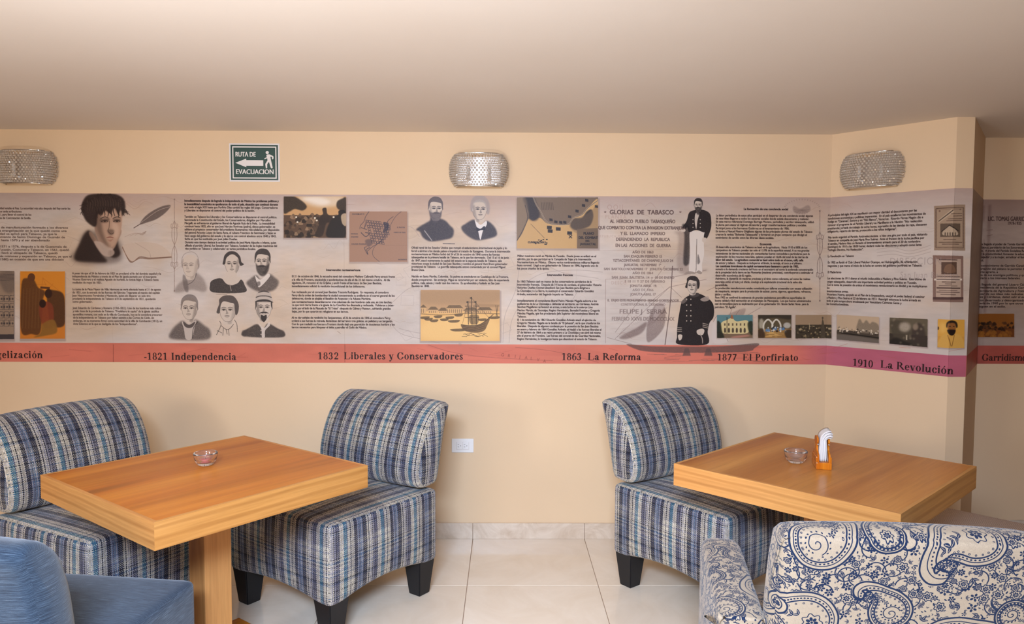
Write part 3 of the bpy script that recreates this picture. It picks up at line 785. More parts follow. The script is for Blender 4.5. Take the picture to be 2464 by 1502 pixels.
def picture(x0, y0, x1, y1, sky, ground, hor=.5, grain=.25, border=None, skew=0):
    """returns a placing function in 0..1 picture coordinates, after laying sky and ground"""
    close_pic()
    def p(*q): return [(x0 + u * (x1 - x0), y0 + v * (y1 - y0) + skew * u) for u, v in q]
    cv.poly(p((-.01, .02), (1.02, .02), (1.02, 1.04), (-.01, 1.04)), (150, 128, 116), .6, 1.2, 0, False)
    open_pic(p)
    cv.poly(p((0, 0), (1, 0), (1, 1), (0, 1)), sky, 1, 0, 0, False)
    cv.poly(p((0, hor), (1, hor), (1, 1), (0, 1)), ground, 1, 0, 0, False)
    return p


def crowd(p, n, u0, u1, v0, v1, cols, s=.05, a=.85):
    for k in range(n):
        u = rng.uniform(u0, u1); v = rng.uniform(v0, v1); r = s * rng.uniform(.5, 1.2); c = cols[rng.integers(len(cols))]
        cv.poly(p((u - r, v + r * 2), (u - r * .8, v), (u, v - r), (u + r * .8, v), (u + r, v + r * 2)), c, a, .5)


# battle engraving
p = picture(683, 473, 833, 572.5, (196, 150, 100), (92, 68, 50), .45)
cv.poly(p((.25, 0), (.9, 0), (.95, .18), (.6, .26), (.35, .16)), (224, 204, 178), .8, 4, .3)
cv.poly(p((.3, .05), (.55, .02), (.75, .12), (.6, .2)), (238, 224, 206), .7, 3)
cv.poly(p((0, 0), (.16, 0), (.3, .12), (.37, .25), (.3, .34), (.18, .3), (.1, .36), (0, .4)), (50, 40, 32), .95, 1.2, .2)
cv.poly(p((.86, .12), (.94, .05), (1, .04), (1, .4), (.93, .36), (.85, .26)), (50, 40, 32), .95, 1.2, .2)
crowd(p, 90, 0, .55, .42, .98, [(54, 40, 30), (110, 84, 62), (150, 118, 88), (72, 54, 40), (40, 30, 24)], .035)
crowd(p, 40, .5, 1, .45, .75, [(54, 40, 30), (90, 68, 50), (40, 30, 24)], .035)
cv.poly(p((.62, .3), (.68, .28), (.7, .42), (.78, .5), (.76, .62), (.68, .66), (.62, .95), (.5, .95), (.56, .7), (.58, .5), (.63, .42)), (52, 38, 30), .95, .6, .1)
cv.poly(p((.7, .98), (.7, .75), (.8, .5), (.9, .48), (.96, .6), (.98, .98)), (38, 30, 26), .98, .8)
cv.poly(p((.88, .35), (.97, .33), (.99, .45), (.9, .48)), (34, 26, 22), .95, .6); cv.poly(p((.92, .46), (1, .42), (1, .7), (.94, .66)), (186, 160, 128), .9, .6)
for u, v in ((.2, .5), (.5, .52), (.53, .58), (.8, .5), (.22, .62)): cv.ell(*p((u, v))[0], 2.5, 2.2, (232, 216, 190), .95, .5)

# brown town plan
p = picture(841, 509, 980, 630, (158, 120, 96), (158, 120, 96), .5)
MP = (52, 48, 60)
cv.line(p((0, .67), (1, .67)), .8, (130, 96, 76), .6, False)
for k in range(5): cv.line(p((.32 - k * .01, .2 + k * 0), (.25, .35)), .8, MP, .4, False)
cv.line(p((.34, 0), (.28, .1), (.25, .2), (.19, .28), (.18, .35)), 1.1, MP, .8); cv.line(p((.9, 0), (.8, .1), (.72, .25), (.68, .4), (.6, .55), (.45, .68), (.4, .8), (.42, .9), (.52, 1)), .9, MP, .7)
cv.line(p((.76, .1), (.66, .2), (.66, .35), (.55, .58), (.4, .7), (.32, .78)), 1.1, MP, .8)
for r_ in range(9):
    for c_ in range(9):
        u = .28 + c_ * .045 + r_ * .012; v = .17 + r_ * .052 + c_ * .006
        if u > .69 - max(0, v - .3) * .35 or rng.random() < .12: continue
        cv.line(p((u, v), (u + .04, v + .008), (u + .05, v + .045), (u + .01, v + .04), (u, v)), 1.1, MP, .85, False)
cv.poly(p((.58, .22), (.68, .24), (.66, .36), (.58, .42), (.6, .3)), MP, .75, .6, .3); cv.poly(p((.27, .58), (.36, .55), (.4, .64), (.32, .7)), MP, .45, .8, .3)
cv.line(p((.3, .7), (.26, .73), (.32, .86), (.3, .75), (.36, .72)), 1.3, MP, .85); cv.line(p((.2, .32), (.25, .34), (.3, .36)), 1.6, MP, .7); cv.line(p((.2, .42), (.28, .5), (.34, .44), (.27, .42)), 1.6, MP, .85)
for u, v, t in ((.04, .06, 'COLONIA'), (.14, .06, 'GUAM TE'), (.02, .455, 'PANTEON'), (.02, .515, 'DE JUAREZ'), (.03, .655, 'COLONIA MODERNA'), (.82, .325, 'EL PLAYON'), (.76, .425, 'FUERTE DE CRUZ'), (.84, .965, 'INGENIEROS')):
    X, Y = mtf(*p((u, v))[0]); put_text(cv, X, Y, t, 8, .9, MP, .85, bold=.4)

# harbour watercolour
p = picture(1012, 697.5, 1202.5, 820.5, (190, 148, 104), (222, 172, 106), .42)
cv.poly(p((0, 0), (1, 0), (1, .22), (.6, .3), (0, .26)), (140, 112, 84), .45, 6, .4)
cv.poly(p((.1, .6), (.9, .55), (.95, .98), (.05, .98)), (238, 196, 128), .5, 8)
HB = (70, 56, 42)
for x0_, x1_, h0 in ((0, .07, .3), (.1, .22, .34), (.23, .34, .36), (.33, .53, .31), (.55, .72, .36), (.72, .9, .35)):
    cv.poly(p((x0_, .46), (x0_, h0 + .03), (x0_ + .02, h0), (x1_ - .02, h0), (x1_, h0 + .04), (x1_, .46)), (206, 162, 110), .9, .3, .1, False)
    cv.poly(p((x0_ - .01, h0 + .05), (x0_ + .03, h0 - .01), (x1_ - .03, h0 - .01), (x1_ + .01, h0 + .05)), HB, .7, .4, .3, False)
    for k in range(int((x1_ - x0_) / .025)): cv.line(p((x0_ + .012 + k * .025, h0 + .07), (x0_ + .012 + k * .025, .45)), 1.3, HB, .6, False)
cv.line(p((0, .47), (.3, .49), (.6, .46), (1, .47)), 1.6, HB, .6); cv.poly(p((.7, .28), (1, .29), (1, .33), (.7, .33)), (150, 116, 82), .6, 1)
for u, v, w_ in ((.05, .53, .06), (.1, .56, .05), (.17, .59, .05), (.22, .51, .05), (.3, .57, .05), (.37, .53, .05), (.42, .6, .07), (.48, .48, .05), (.78, .57, .05), (.93, .53, .07), (.48, .77, .1)):
    cv.poly(p((u - w_, v), (u + w_, v - .01), (u + w_ * .7, v + .035), (u - w_ * .6, v + .04)), HB, .75, .5, .25)
cv.poly(p((.51, .68), (.6, .7), (.75, .68), (.87, .56), (.84, .7), (.8, .8), (.7, .84), (.56, .8)), (110, 84, 58), .95, .5, .25); cv.line(p((.51, .68), (.62, .7), (.76, .67), (.92, .48)), 1.6, HB, .95)
for k in range(3): cv.line(p((.52, .71 + k * .035), (.66, .74 + k * .03), (.82, .66 + k * .04)), 1.0, (60, 46, 34), .7)
for u, v0_, v1_ in ((.6, .22, .68), (.645, .14, .68), (.7, .22, .68)):
    cv.line(p((u, v0_), (u + .005, v1_)), 1.7, HB, .95, False); cv.poly(p((u, v0_), (u - .025, v0_ + .02), (u, v0_ + .04)), HB, .9, .2)
    for k in range(3): cv.line(p((u - .04, v0_ + .1 + k * .11), (u + .04, v0_ + .1 + k * .11)), 1.3, HB, .8, False)
cv.poly(p((.62, .5), (.73, .5), (.72, .66), (.63, .66)), HB, .6, .5, .4); cv.line(p((.645, .16), (.87, .56)), .8, HB, .6, False); cv.line(p((.6, .25), (.53, .66)), .8, HB, .6, False)
for k in range(16): cv.line(p((.52 + k * .018, .86 + rng.uniform(-.02, .06)), (.58 + k * .018, .86 + rng.uniform(-.02, .06))), 1.2, HB, .5, False)
cv.line(p((.95, .3), (.97, .52)), 1.3, HB, .8, False); cv.line(p((.98, .3), (.955, .52)), 1.3, HB, .8, False)

# battle plan
p = picture(1244, 475, 1439, 598, (122, 102, 84), (122, 102, 84), .5)
cv.poly(p((.28, .4), (.36, .5), (.42, .52), (.6, .54), (.66, .52), (.7, .4), (.78, .36), (.88, .2), (1, .05), (1, .62), (.86, .64), (.75, 1), (0, 1), (.0, .86), (.06, .72), (.12, .5), (.15, .42), (.2, .46)), (196, 156, 104), 1, .5)
DK = (46, 42, 46)
cv.poly(p((.08, 0), (.2, 0), (.24, .12), (.28, .3), (.27, .4), (.22, .46), (.15, .42), (.14, .3), (.1, .15)), DK, .8, 2, .3)
cv.poly(p((0, 0), (.1, 0), (.14, .28), (.12, .46), (.0, .8)), (150, 126, 100), .5, 2)
cv.poly(p((.66, .56), (.7, .42), (.8, .4), (.86, .28), (.92, .24), (.94, .38), (.9, .55), (.8, .62), (.72, .64)), DK, .88, 1.2, .2)
cv.poly(p((.65, .54), (.66, .6), (.74, .7), (.9, .66), (1, .6), (1, .15), (.93, .24), (.88, .3), (.8, .38), (.7, .42)), (120, 98, 78), .45, 1)
cv.line(p((.2, 0), (.24, .15), (.3, .3), (.35, .45), (.42, .52), (.55, .54), (.64, .52), (.7, .4), (.8, .34), (.88, .2), (1, .06)), 2.6, (196, 170, 136), .9); cv.line(p((.2, .0), (.24, .15), (.3, .3), (.35, .45), (.42, .52), (.55, .54), (.64, .52), (.7, .4), (.8, .34), (.88, .2), (1, .06)), .9, DK, .9)
cv.line(p((.1, .15), (.13, .4), (.08, .62), (0, .85)), 1.2, DK, .8)
for k in range(8): cv.line(p((.3 + k * .02, .1), (.31 + k * .02, .25)), 1.4, (70, 58, 50), .6, False)
for u, v in ((.42, .44), (.48, .48), (.54, .49), (.59, .49), (.65, .38), (.74, .27), (.86, .06), (.98, .18), (.82, .16)): cv.poly(p((u - .02, v - .03), (u + .02, v - .02), (u + .02, v + .03), (u - .02, v + .02)), DK, .9, .4, .25, False)
for u, v in ((.4, .59), (.41, .66), (.51, .62), (.65, .7)): cv.poly(p((u - .03, v - .035), (u + .03, v - .03), (u + .028, v + .035), (u - .03, v + .03)), DK, .95, .4, .15, False)
cv.line(p((.64, .8), (.68, .74)), 2, DK, .9, False); cv.line(p((.64, .74), (.68, .8)), 2, DK, .9, False); cv.line(p((.17, .52), (.34, .8)), .8, DK, .7, False)
for k in range(15): u, v = rng.uniform(.2, .36), rng.uniform(.82, .93); cv.line(p((u, v), (u + .02, v)), 2.2, DK, .95, False)
cv.poly(p((.74, .62), (1, .6), (1, 1), (.74, 1)), (112, 92, 74), .9, .2, 0, False)
for u, v, t, e in ((.815, .725, 'PLANO', 17), (.755, .81, 'DEL COMBATE', 16), (.84, .87, 'DEL', 13), (.775, .93, 'JAHUACTAL', 15), (.13, .895, 'CUNDUACAN', 13)):
    X, Y = mtf(*p((u, v))[0]); put_text(cv, X, Y, t, e, .88, DK, .9, bold=1.0, track=.03)

# orange religious painting becomes a plain scene of cloaked figures; grey town plan beside it
p = picture(49, 653, 157, 815, (206, 128, 42), (196, 116, 42), .5)
for k in range(10): cv.line(p((rng.uniform(0, .6), rng.uniform(.02, .5)), (rng.uniform(.5, 1), rng.uniform(.02, .5))), 2, (176, 98, 34), .35, False)
RB = (84, 52, 30)
cv.poly(p((.03, .2), (.15, .1), (.3, .12), (.4, .24), (.55, .3), (.5, .45), (.45, .9), (.25, .93), (.02, .88)), RB, .92, 1, .15)
for k in range(6): cv.line(p((.08 + k * .07, .25), (.05 + k * .07, .85)), 2, (116, 76, 44), .5)
cv.ell(*p((.25, .09))[0], 9, 10, (96, 58, 34), 1, .5); cv.line(p((.45, .24), (.66, .25)), 5, (90, 54, 32), .95)
cv.poly(p((.6, .3), (.75, .28), (.95, .33), (1, .5), (.98, .8), (.7, .8), (.62, .55)), (70, 44, 28), .92, 1, .15); cv.ell(*p((.63, .33))[0], 9, 11, (56, 34, 24), 1, .6)
cv.poly(p((.42, .55), (.55, .45), (.72, .5), (.75, .7), (.7, .85), (.5, .8)), (124, 58, 36), .95, 1, .15); cv.ell(*p((.5, .48))[0], 8, 10, (50, 30, 22), 1, .6)
cv.poly(p((.5, .78), (.75, .72), (.82, .9), (.6, .95), (.3, .98), (.45, .92)), (134, 92, 40), .95, 1)
p = picture(-60, 652, 34.5, 816, (150, 126, 104), (150, 126, 104), .5)
for k in range(5): cv.line(p((0, .08 + k * .02), (1, .05 + k * .02)), .8, DK, .6, False)
for r_ in range(4):
    for c_ in range(7): cv.line(p((.02 + c_ * .145, .36 + r_ * .12), (.14 + c_ * .145, .36 + r_ * .12), (.14 + c_ * .145, .45 + r_ * .12), (.02 + c_ * .145, .45 + r_ * .12), (.02 + c_ * .145, .36 + r_ * .12)), 1.2, DK, .8, False)
    for c_ in range(14): cv.ell(*p((.05 + c_ * .07, .41 + r_ * .12))[0], 2.2, 2.6, DK, .7, .5, .3)
cv.poly(p((.6, .05), (1, .02), (1, .3), (.75, .3)), DK, .35, 3, .5); cv.line(p((0, 0), (1, 0), (1, 1), (0, 1)), 1.6, DK, .9, False); cv.rect(*p((0, .93))[0], *p((1, 1))[0], DK, .8, .5)

# four small photographs under the seventh column, then three on the angled face
p = picture(1725, 758, 1811, 813.5, (92, 124, 122), (120, 96, 72), .72)
cv.poly(p((.1, .75), (.12, .35), (.3, .2), (.42, .12), (.55, .28), (.86, .25), (.88, .75), (.5, .82)), (206, 184, 130), 1, .5)
for k in range(6): cv.poly(p((.2 + k * .11, .75), (.2 + k * .11, .6), (.225 + k * .11, .56), (.25 + k * .11, .6), (.25 + k * .11, .75)), (70, 56, 44), .9, .2); cv.rect(*p((.2 + k * .11, .36))[0], *p((.24 + k * .11, .46))[0], (80, 64, 50), .85)
cv.poly(p((.38, .14), (.4, 0), (.43, 0), (.46, .16)), (150, 96, 66), 1, .3); cv.poly(p((0, .3), (.1, .35), (.14, .7), (.2, .98), (0, .98)), (40, 40, 30), .95, .8, .2); cv.poly(p((.86, .35), (1, .3), (1, .85), (.9, .75)), (46, 46, 32), .95, .8, .2)
cv.line(p((.28, .1), (.28, .8)), 1.5, (50, 40, 32), .9, False); cv.poly(p((.4, .95), (.8, .86), (.9, .92), (.5, 1)), (176, 120, 100), .9, .8)
p = picture(1824, 758, 1904, 813.5, (90, 76, 54), (150, 110, 62), .6)
cv.poly(p((0, 0), (1, 0), (.95, .2), (.5, .12), (.1, .2)), (56, 48, 38), .9, 1.5)
for cx_, w_ in ((.3, .13), (.55, .12)):
    cv.line(p((cx_ - w_, .75), (cx_ - w_, .4), (cx_, .2), (cx_ + w_, .4), (cx_ + w_, .75)), 4, (214, 202, 180), .9)
crowd(p, 26, .25, .85, .5, .7, [(40, 34, 30), (206, 196, 180), (90, 120, 150)], .035)
cv.ell(*p((.87, .45))[0], 9, 7, (206, 198, 182), .8, 1.2, .4); cv.ell(*p((.1, .4))[0], 6, 14, (200, 186, 160), .7, 1.5, .4)
for k in range(12): cv.line(p((.3 + rng.uniform(-.15, .3), .75 + k * .018), (.5 + rng.uniform(-.1, .3), .75 + k * .018)), 1.4, (206, 160, 92), .7, False)
cv.poly(p((0, .65), (.15, .6), (.2, .98), (0, .98)), (60, 44, 32), .9, 1, .2); cv.poly(p((.8, .7), (1, .65), (1, .98), (.85, .98)), (50, 40, 32), .9, 1, .2)
p = picture(1914, 758, 2001, 814.5, (152, 124, 94), (66, 56, 42), .42)
crowd(p, 80, 0, 1, .45, .98, [(48, 40, 32), (150, 126, 90), (110, 92, 66), (60, 50, 40), (176, 154, 116)], .025)
cv.poly(p((.7, .95), (.72, .4), (.74, .2), (.76, .2), (.79, .4), (.82, .95)), (80, 68, 52), .95, .5); cv.ell(*p((.75, .13))[0], 2, 3, (90, 76, 58)); cv.line(p((.38, .35), (.39, .62)), 2, (170, 148, 112), .8, False)
def apic(q00, q10, q11, q01, sky, ground, hor):
    q = [np.array(v, float) for v in (q00, q10, q11, q01)]
    close_pic()
    def p(*uv): return [tuple((q[0] * (1 - u) + q[1] * u) * (1 - v) + (q[3] * (1 - u) + q[2] * u) * v) for u, v in uv]
    cv.poly(p((-.01, .02), (1.02, .02), (1.02, 1.05), (-.01, 1.05)), (150, 128, 120), .6, 1.2, 0, False)
    open_pic(p)
    cv.poly(p((0, 0), (1, 0), (1, 1), (0, 1)), sky, 1, 0, 0, False); cv.poly(p((0, hor), (1, hor), (1, 1), (0, 1)), ground, 1, 0, 0, False)
    return p
p = apic((2014, 757), (2115.5, 763), (2115, 826), (2013.5, 817), (186, 158, 126), (74, 62, 50), .6)
cv.poly(p((.5, .62), (.5, .25), (.55, .12), (.62, .28), (.7, .15), (.78, .28), (.85, .2), (.98, .3), (1, .62)), (122, 106, 86), .9, 1, .35)
crowd(p, 60, 0, 1, .48, .68, [(60, 50, 42), (206, 186, 158), (130, 112, 90), (220, 202, 176)], .02); cv.line(p((.1, .72), (1, .8)), 3, (40, 34, 28), .9, False); cv.poly(p((0, .78), (1, .86), (1, 1), (0, 1)), (110, 98, 86), .8, 1)
p = apic((2141, 764), (2232.5, 768), (2232, 836), (2140.5, 827), (96, 84, 64), (60, 50, 40), .6)
cv.poly(p((.02, .15), (.3, .1), (.5, .2), (.55, .7), (.3, .9), (.1, .7)), (74, 64, 50), .9, 1.5, .3); cv.ell(*p((.4, .33))[0], 14, 12, (188, 170, 146), .8, 2.5, .3)
cv.poly(p((.6, .3), (.75, .15), (.9, .3), (.95, .8), (.6, .85)), (62, 50, 42), .9, 2, .2); cv.ell(*p((.68, .3))[0], 7, 8, (150, 128, 104), .8, 1.5)
cv.poly(p((.15, .75), (.4, .85), (.6, .98), (.0, 1)), (40, 34, 28), .9, 1.5); cv.line(p((.45, .62), (.45, .8)), 3, (196, 178, 150), .8, False)
for k in range(20): cv.ell(*p((rng.random(), rng.random()))[0], 3, 3, (150, 132, 106), .35, 1)
p = apic((2257, 768), (2320.5, 769), (2320, 837.5), (2256, 836), (206, 150, 62), (196, 140, 60), .6)
cv.ell(*p((.2, .3))[0], 10, 14, (226, 178, 96), .6, 4); cv.poly(p((.05, 1), (.12, .62), (.35, .5), (.5, .62), (.68, .5), (.9, .62), (.98, 1)), (206, 156, 74), 1, .8, .15)
cv.line(p((.38, .55), (.5, .95)), 1.6, (120, 76, 34), .7); cv.line(p((.62, .55), (.53, .95)), 1.6, (120, 76, 34), .7)
cv.poly(p((.36, .1), (.5, .04), (.68, .08), (.74, .22), (.7, .3), (.6, .16), (.42, .18), (.34, .3), (.32, .2)), (36, 26, 20), .95, .7); cv.poly(p((.38, .16), (.64, .15), (.66, .4), (.52, .5), (.4, .4)), (140, 88, 44), 1, .6)
cv.poly(p((.36, .38), (.5, .36), (.66, .38), (.62, .52), (.52, .57), (.42, .52)), (30, 22, 18), .95, .6); cv.line(p((.42, .25), (.48, .25)), 1.5, (30, 22, 18), .9, False); cv.line(p((.56, .25), (.62, .25)), 1.5, (30, 22, 18), .9, False); cv.ell(*p((.02, .32))[0], 2, 4, (60, 36, 20), .8)


close_pic()
# two old handbills at the outer end of the pier
def bill(y0a, y0b, y1a, y1b, xa, xb, dark):
    def p(*uv):
        o = []
        for u, v in uv:
            o.append((xa + (xb - xa) * u, (y0a * (1 - u) + y0b * u) * (1 - v) + (y1a * (1 - u) + y1b * u) * v))
        return o
    cv.poly(p((0, 0), (1, 0), (1, 1), (0, 1)), dark, 1, .3, 0, False)
    return p
p = bill(496, 492.5, 602.5, 603.5, 2248, 2322, (152, 126, 102))
cv.line(p((.06, .06), (.94, .06), (.94, .94), (.06, .94), (.06, .06)), 1.6, (86, 62, 50), .9, False); cv.rect(*p((.1, .1))[0], *p((.9, .9))[0], (172, 146, 118), .5)
cv.rect(*p((.2, .4))[0], *p((.84, .7))[0], (96, 78, 62)); cv.poly(p((.3, .66), (.3, .55), (.5, .45), (.72, .56), (.74, .66)), (190, 166, 136), .9, .4, .2); cv.line(p((.24, .58), (.5, .44), (.78, .57)), 2, (46, 36, 30), .9, False)
for k in range(5): cv.line(p((.36 + k * .08, .6), (.36 + k * .08, .67)), 2, (60, 46, 38), .8, False)
cv.poly(p((.1, .34), (.58, .08), (.66, .14), (.16, .38)), (190, 166, 138), .8, .3, 0, False); cv.line(p((.14, .35), (.62, .11)), 2.2, (70, 54, 44), .85, False)
for v, u0, u1 in ((.19, .55, .9), (.24, .62, .9), (.3, .45, .9), (.34, .4, .9), (.76, .3, .7), (.82, .15, .9), (.86, .25, .8)): cv.line(p((u0, v), (u1, v)), 1.6, (84, 62, 52), .75, False)
cv.ell(*p((.18, .12))[0], 2.4, 2.4, (120, 92, 74), .9); cv.ell(*p((.84, .1))[0], 2, 2, (120, 92, 74), .9)
p = bill(614.5, 616, 726, 727.5, 2245, 2317.5, (130, 100, 86))
cv.rect(*p((.1, .08))[0], *p((.92, .9))[0], (178, 152, 130)); cv.rect(*p((.28, .14))[0], *p((.78, .4))[0], (92, 68, 54)); cv.poly(p((.38, .36), (.42, .22), (.6, .18), (.72, .26), (.72, .36)), (126, 94, 70), .9, .4, .3)
cv.rect(*p((.04, .5))[0], *p((.96, .53))[0], (208, 188, 168)); cv.rect(*p((0, .9))[0], *p((1, .94))[0], (84, 60, 54))
for v, u0, u1, w_ in ((.09, .2, .8, 2.2), (.45, .12, .9, 1.4), (.515, .12, .88, 2), (.57, .3, .75, 1.4), (.61, .4, .62, 1.2), (.65, .2, .8, 1), (.7, .12, .9, 3), (.75, .2, .8, 1.2), (.79, .12, .88, 1.6), (.84, .25, .75, 1.4)): cv.line(p((u0, v), (u1, v)), w_, (70, 50, 44), .8, False)
for k in range(9): cv.line([(2100 + k * 12, 690 + abs(k - 4) * 3 + 20), (2110 + k * 12, 692 + abs(k - 5) * 3 + 20)], 1, (150, 130, 122), .7, False)
for x, y, t, e, s in ((2140, 637, 'DIRECCION', 46, -.1), (2165, 668, 'San Juan Bautista', 38, 0)):
    X, Y = mtf(x, y); put_text(cv, X, Y, t, e, .8, (150, 132, 124), .55, track=.05)
for k in range(3): cv.line([(2110, 600 + k * 8), (2150, 596 + k * 8), (2190, 604 + k * 7), (2240, 590 + k * 8)], 1, (150, 130, 120), .55)


# ---------------------------------------------------------------- the printed words
def para(p0, p1, pL, lines, col=(52, 38, 34), alpha=.95, bold=.42, em=None, cvs=None, bl=()):
    x0, y0 = mtf(*p0); x1 = mtf(*p1)[0]; yL = mtf(*pL)[1]
    dy = (yL - y0) / (len(lines) - 1) if len(lines) > 1 else 16
    em = em or dy * .93
    sx = (x1 - x0) / max(text_w(l, em) for l in lines)
    for i, l in enumerate(lines):
        if l: put_text(cv, x0, y0 + dy * i + em * .34, l, em, sx, col, alpha, bold=bold * (2.2 if i in bl else 1), gain=1.15)


def title(xa, xb, y, text, em=14, bold=.9):
    a, b = mtf(xa, y), mtf(xb, y); put_text(cv, a[0], a[1] + em * .34, text, em, (b[0] - a[0]) / text_w(text, em), (44, 32, 30), .95, bold=bold)


DIM = dict(col=(70, 52, 44), alpha=.85)
para((-92, 500), (169, 500), (-92, 523.5), ['Durante la Colonia la máxima autoridad estaba el Rey. La autoridad más alta después del Rey serán las', 'colonias era el Consejo de Indias, que tenía atribuciones', 'legislativas. Fue fundado por Carlos I, para llevar el control de los', 'el mundo exclusivamente con la Casa de Contratación de Sevilla.'], **DIM)
para((-92, 546.5), (171, 546.5), (-92, 631), ['otro material explotable de manufacturación formado a los diversos', 'era Sant finalmente a una evangelización en la que quedó como una', 'Sin embargo, debió realidad se aplicó para Tabasco, ya que la', 'primera ascendido al Convento de Santo Domingo de Guzmán de', 'por la orden franciscana hasta 1570 y al ser abandonado', 'por los dominicos.', 'misión de Tacotalpa de 1571 a 1576, después a la de Guatemala de', 'Del primer Obispo de Yucatán, Cozumel y Tabasco, en 1561, quedó', 'y en que por todo papel llevó al obispado de Tabasco, quedó', 'habitado catedral con más misiones y expansión en Tabasco, ya que el', 'Fray Castellanos (1513-1580) en ocasión de que era una diócesis', 'de las provincias.'], **DIM)
para((173.5, 657), (387, 657), (173.5, 679.5), ['A pesar de que el 24 de febrero de 1821 se proclamó el fin del dominio español y la', 'independencia de México a través de el Plan de Iguala pactado por el insurgente', 'Vicente Guerrero y el realista Agustín de Iturbide, la noticia llegó a Tabasco hasta', 'mediados de mayo de 1821.'], **DIM)
para((173.5, 695.5), (387, 695.5), (173.5, 725.5), ['La toma de la Plaza Mayor de Villa Hermosa se vería afectada hasta el 31 de agosto', 'de 1821, con la entrada de las fuerzas del Ejército Trigarante al mando del capitán', 'Juan Nepomuceno Fernández y Mantecón, quien sin disparar un solo tiro', 'proclamó la independencia de Tabasco el 8 de septiembre de 1821, quedando', 'como gobernador.'], **DIM)
para((175, 741), (390, 741), (175, 779), ['José Eduardo de Cárdenas y Romero (1765-1821). Uno de los hombres más cultos', 'y más ricos de la provincia de Tabasco. "Presbítero in capite" de la iglesia católica', 'apostólica romana, con sede en la villa de Cunduacán, hoy se le considera precursor', 'de la independencia en Tabasco por haber asistido a las Cortes de Cádiz, sin', 'embargo, en su momento firmó como autoridad de la villa de Cunduacán (1812), un', 'Acta Solemne en la que se desligaba de los "independientes".'], **DIM)
para((443, 483), (670, 483), (443, 506), ['Inmediatamente después de lograda la Independencia de México los problemas políticos y', 'la inestabilidad económica se apoderaron de todo el país, situación que continuó durante', 'casi todo el siglo XIX hasta que Porfirio Díaz cambió las reglas del juego. Conservadores', 'y Liberales se disputaron el control del poder político de la nación.'], bl=(0, 1))
para((443, 521.5), (671.5, 521.5), (443, 598), ['También en Tabasco los Liberales y los Conservadores se disputaron el control político.', 'Sancionada la Constitución del Estado, los Conservadores, dirigidos por Marcelino', 'Margalli, se enfrentaron al gobierno liberal de Agustín Ruiz de la Peña.  La inestabilidad', 'continuó hasta 1832, año en que José Narciso Rovirosa (padre), electo gobernador, se', 'adhiere al proyecto conservador del presidente Bustamante; más adelante, por disposición', 'del general Antonio López de Santa Anna, el cubano Francisco de Sentmanat y Sayas se', 'hace cargo del gobierno del estado y lo ejerce con control absoluto entre 1840 y 1843,', 'fecha en que fue sustituido por José Julián Dueñas.', 'Durante este tiempo destaca la actividad política de José María Alpuche e Infante, quien', 'afiliado al partido Liberal, fue Senador por Tabasco, fundador de las logias masónicas del', 'rito yorkino en Tabasco y colaborador en varios periódicos locales.'])
title(784.5, 866.5, 649.5, 'Intervención norteamericana')
para((701.5, 664.5), (949.5, 664.5), (701.5, 688), ['El 21 de octubre de 1846, la escuadra naval del comodoro Mathew Calbraith Perry atracó frente', 'a la villa de Frontera, atacándola y apoderándose de ella el día 23 del mismo octubre.  Al día', 'siguiente, 24, remontó el río Grijalva y ancló frente al barranco de San Juan Bautista,', 'inmediatamente solicitó la rendición incondicional de los defensores.'])
para((701.5, 702.5), (949, 702.5), (701.5, 749), ['Fue rechazado por el coronel Juan Bautista Traconis Rodríguez.  En respuesta, el comodoro', 'Perry dio la orden de bombardear la ciudad concentrando su artillería en el cuartel general de los', 'defensores, donde se alojaba el Batallón de Acayucan y la Aduana Marítima.', 'Los norteamericanos desembarcaron tres columnas de cien hombres cada una, en tres lanchas.', 'La que tocó tierra frente a la iglesia de La Conchita fue diezmada y rechazada.  Volvieron a inten-', 'tarlo por el lado de la Plazuela de "El Triste" -después de Gálvez y Pasteur-, sufriendo grandes', 'bajas, por lo que optaron en refugiarse en sus barcos.'])
para((701.5, 764), (949.5, 764), (701.5, 787), ['Al no dar señales de rendición los Sanjuanenses, el 26 de octubre de 1846 el comodoro Perry', 'ordenó a sus fuerzas la retirada, llevándose del barranco tres goletas, un pailebot y un bergantín.', 'Con lo que trasladó sus fuerzas a Frontera donde dejó una guarnición de doscientos hombre y los', 'barcos necesarios para bloquear el delta y patrullar el Golfo de México.'])
para((989.5, 596), (1227.5, 596), (989.5, 649.5), ['Oficial naval de los Estados Unidos que rompió el aislacionismo internacional de Japón y lo', 'forzó a abrirse a los demás países e impulsó el tratado de Kanagawa.  Durante la intervención', 'norteamericana en México luchó del 24 al 26 de octubre de 1846 contra las fuerzas', 'tabasqueñas en la primera batalla de Tabasco, en la que fue derrotado.  Del 15 al 16 de junio', 'de 1847, atacó nuevamente la capital del estado en la segunda batalla de Tabasco, sale', 'victorioso ocupa la ciudad de San Juan Bautista y nombra al general Vant Brunt gobernador', 'provisional de Tabasco.  La guerrilla tabasqueña estuvo comandada por el coronel Miguel', 'Bruno Daza.'])
para((989.5, 665), (1224.5, 665), (989.5, 688), ['Nacido en Santa Martha, Colombia.  Su padres se avecindaron en Guadalupe de La Frontera,', 'donde prosperaron.  Sin embargo, Migue se caracterizó por ser violento, falto de experiencia', 'política, mala cabeza y medir casi dos metros.  Es aprehendido y fusilado en San Juan', 'Bautista en 1848.'])
para((1244, 615.5), (1441.5, 615.5), (1244, 646), ['Militar mexicano nació en Mérida de Yucatán.  Desde joven se enlistó en el', 'ejército, por lo que participó en la Campaña de Tejas y la Intervención', 'Norteamericana en México.  Obtuvo varios nombramientos militares llegando', 'hasta coronel.  Llegó a ser gobernador de Tabasco en 1846, logrando uno de', 'los pocos triunfos de la época.'])
title(1315.5, 1377.5, 661.5, 'Intervención francesa')
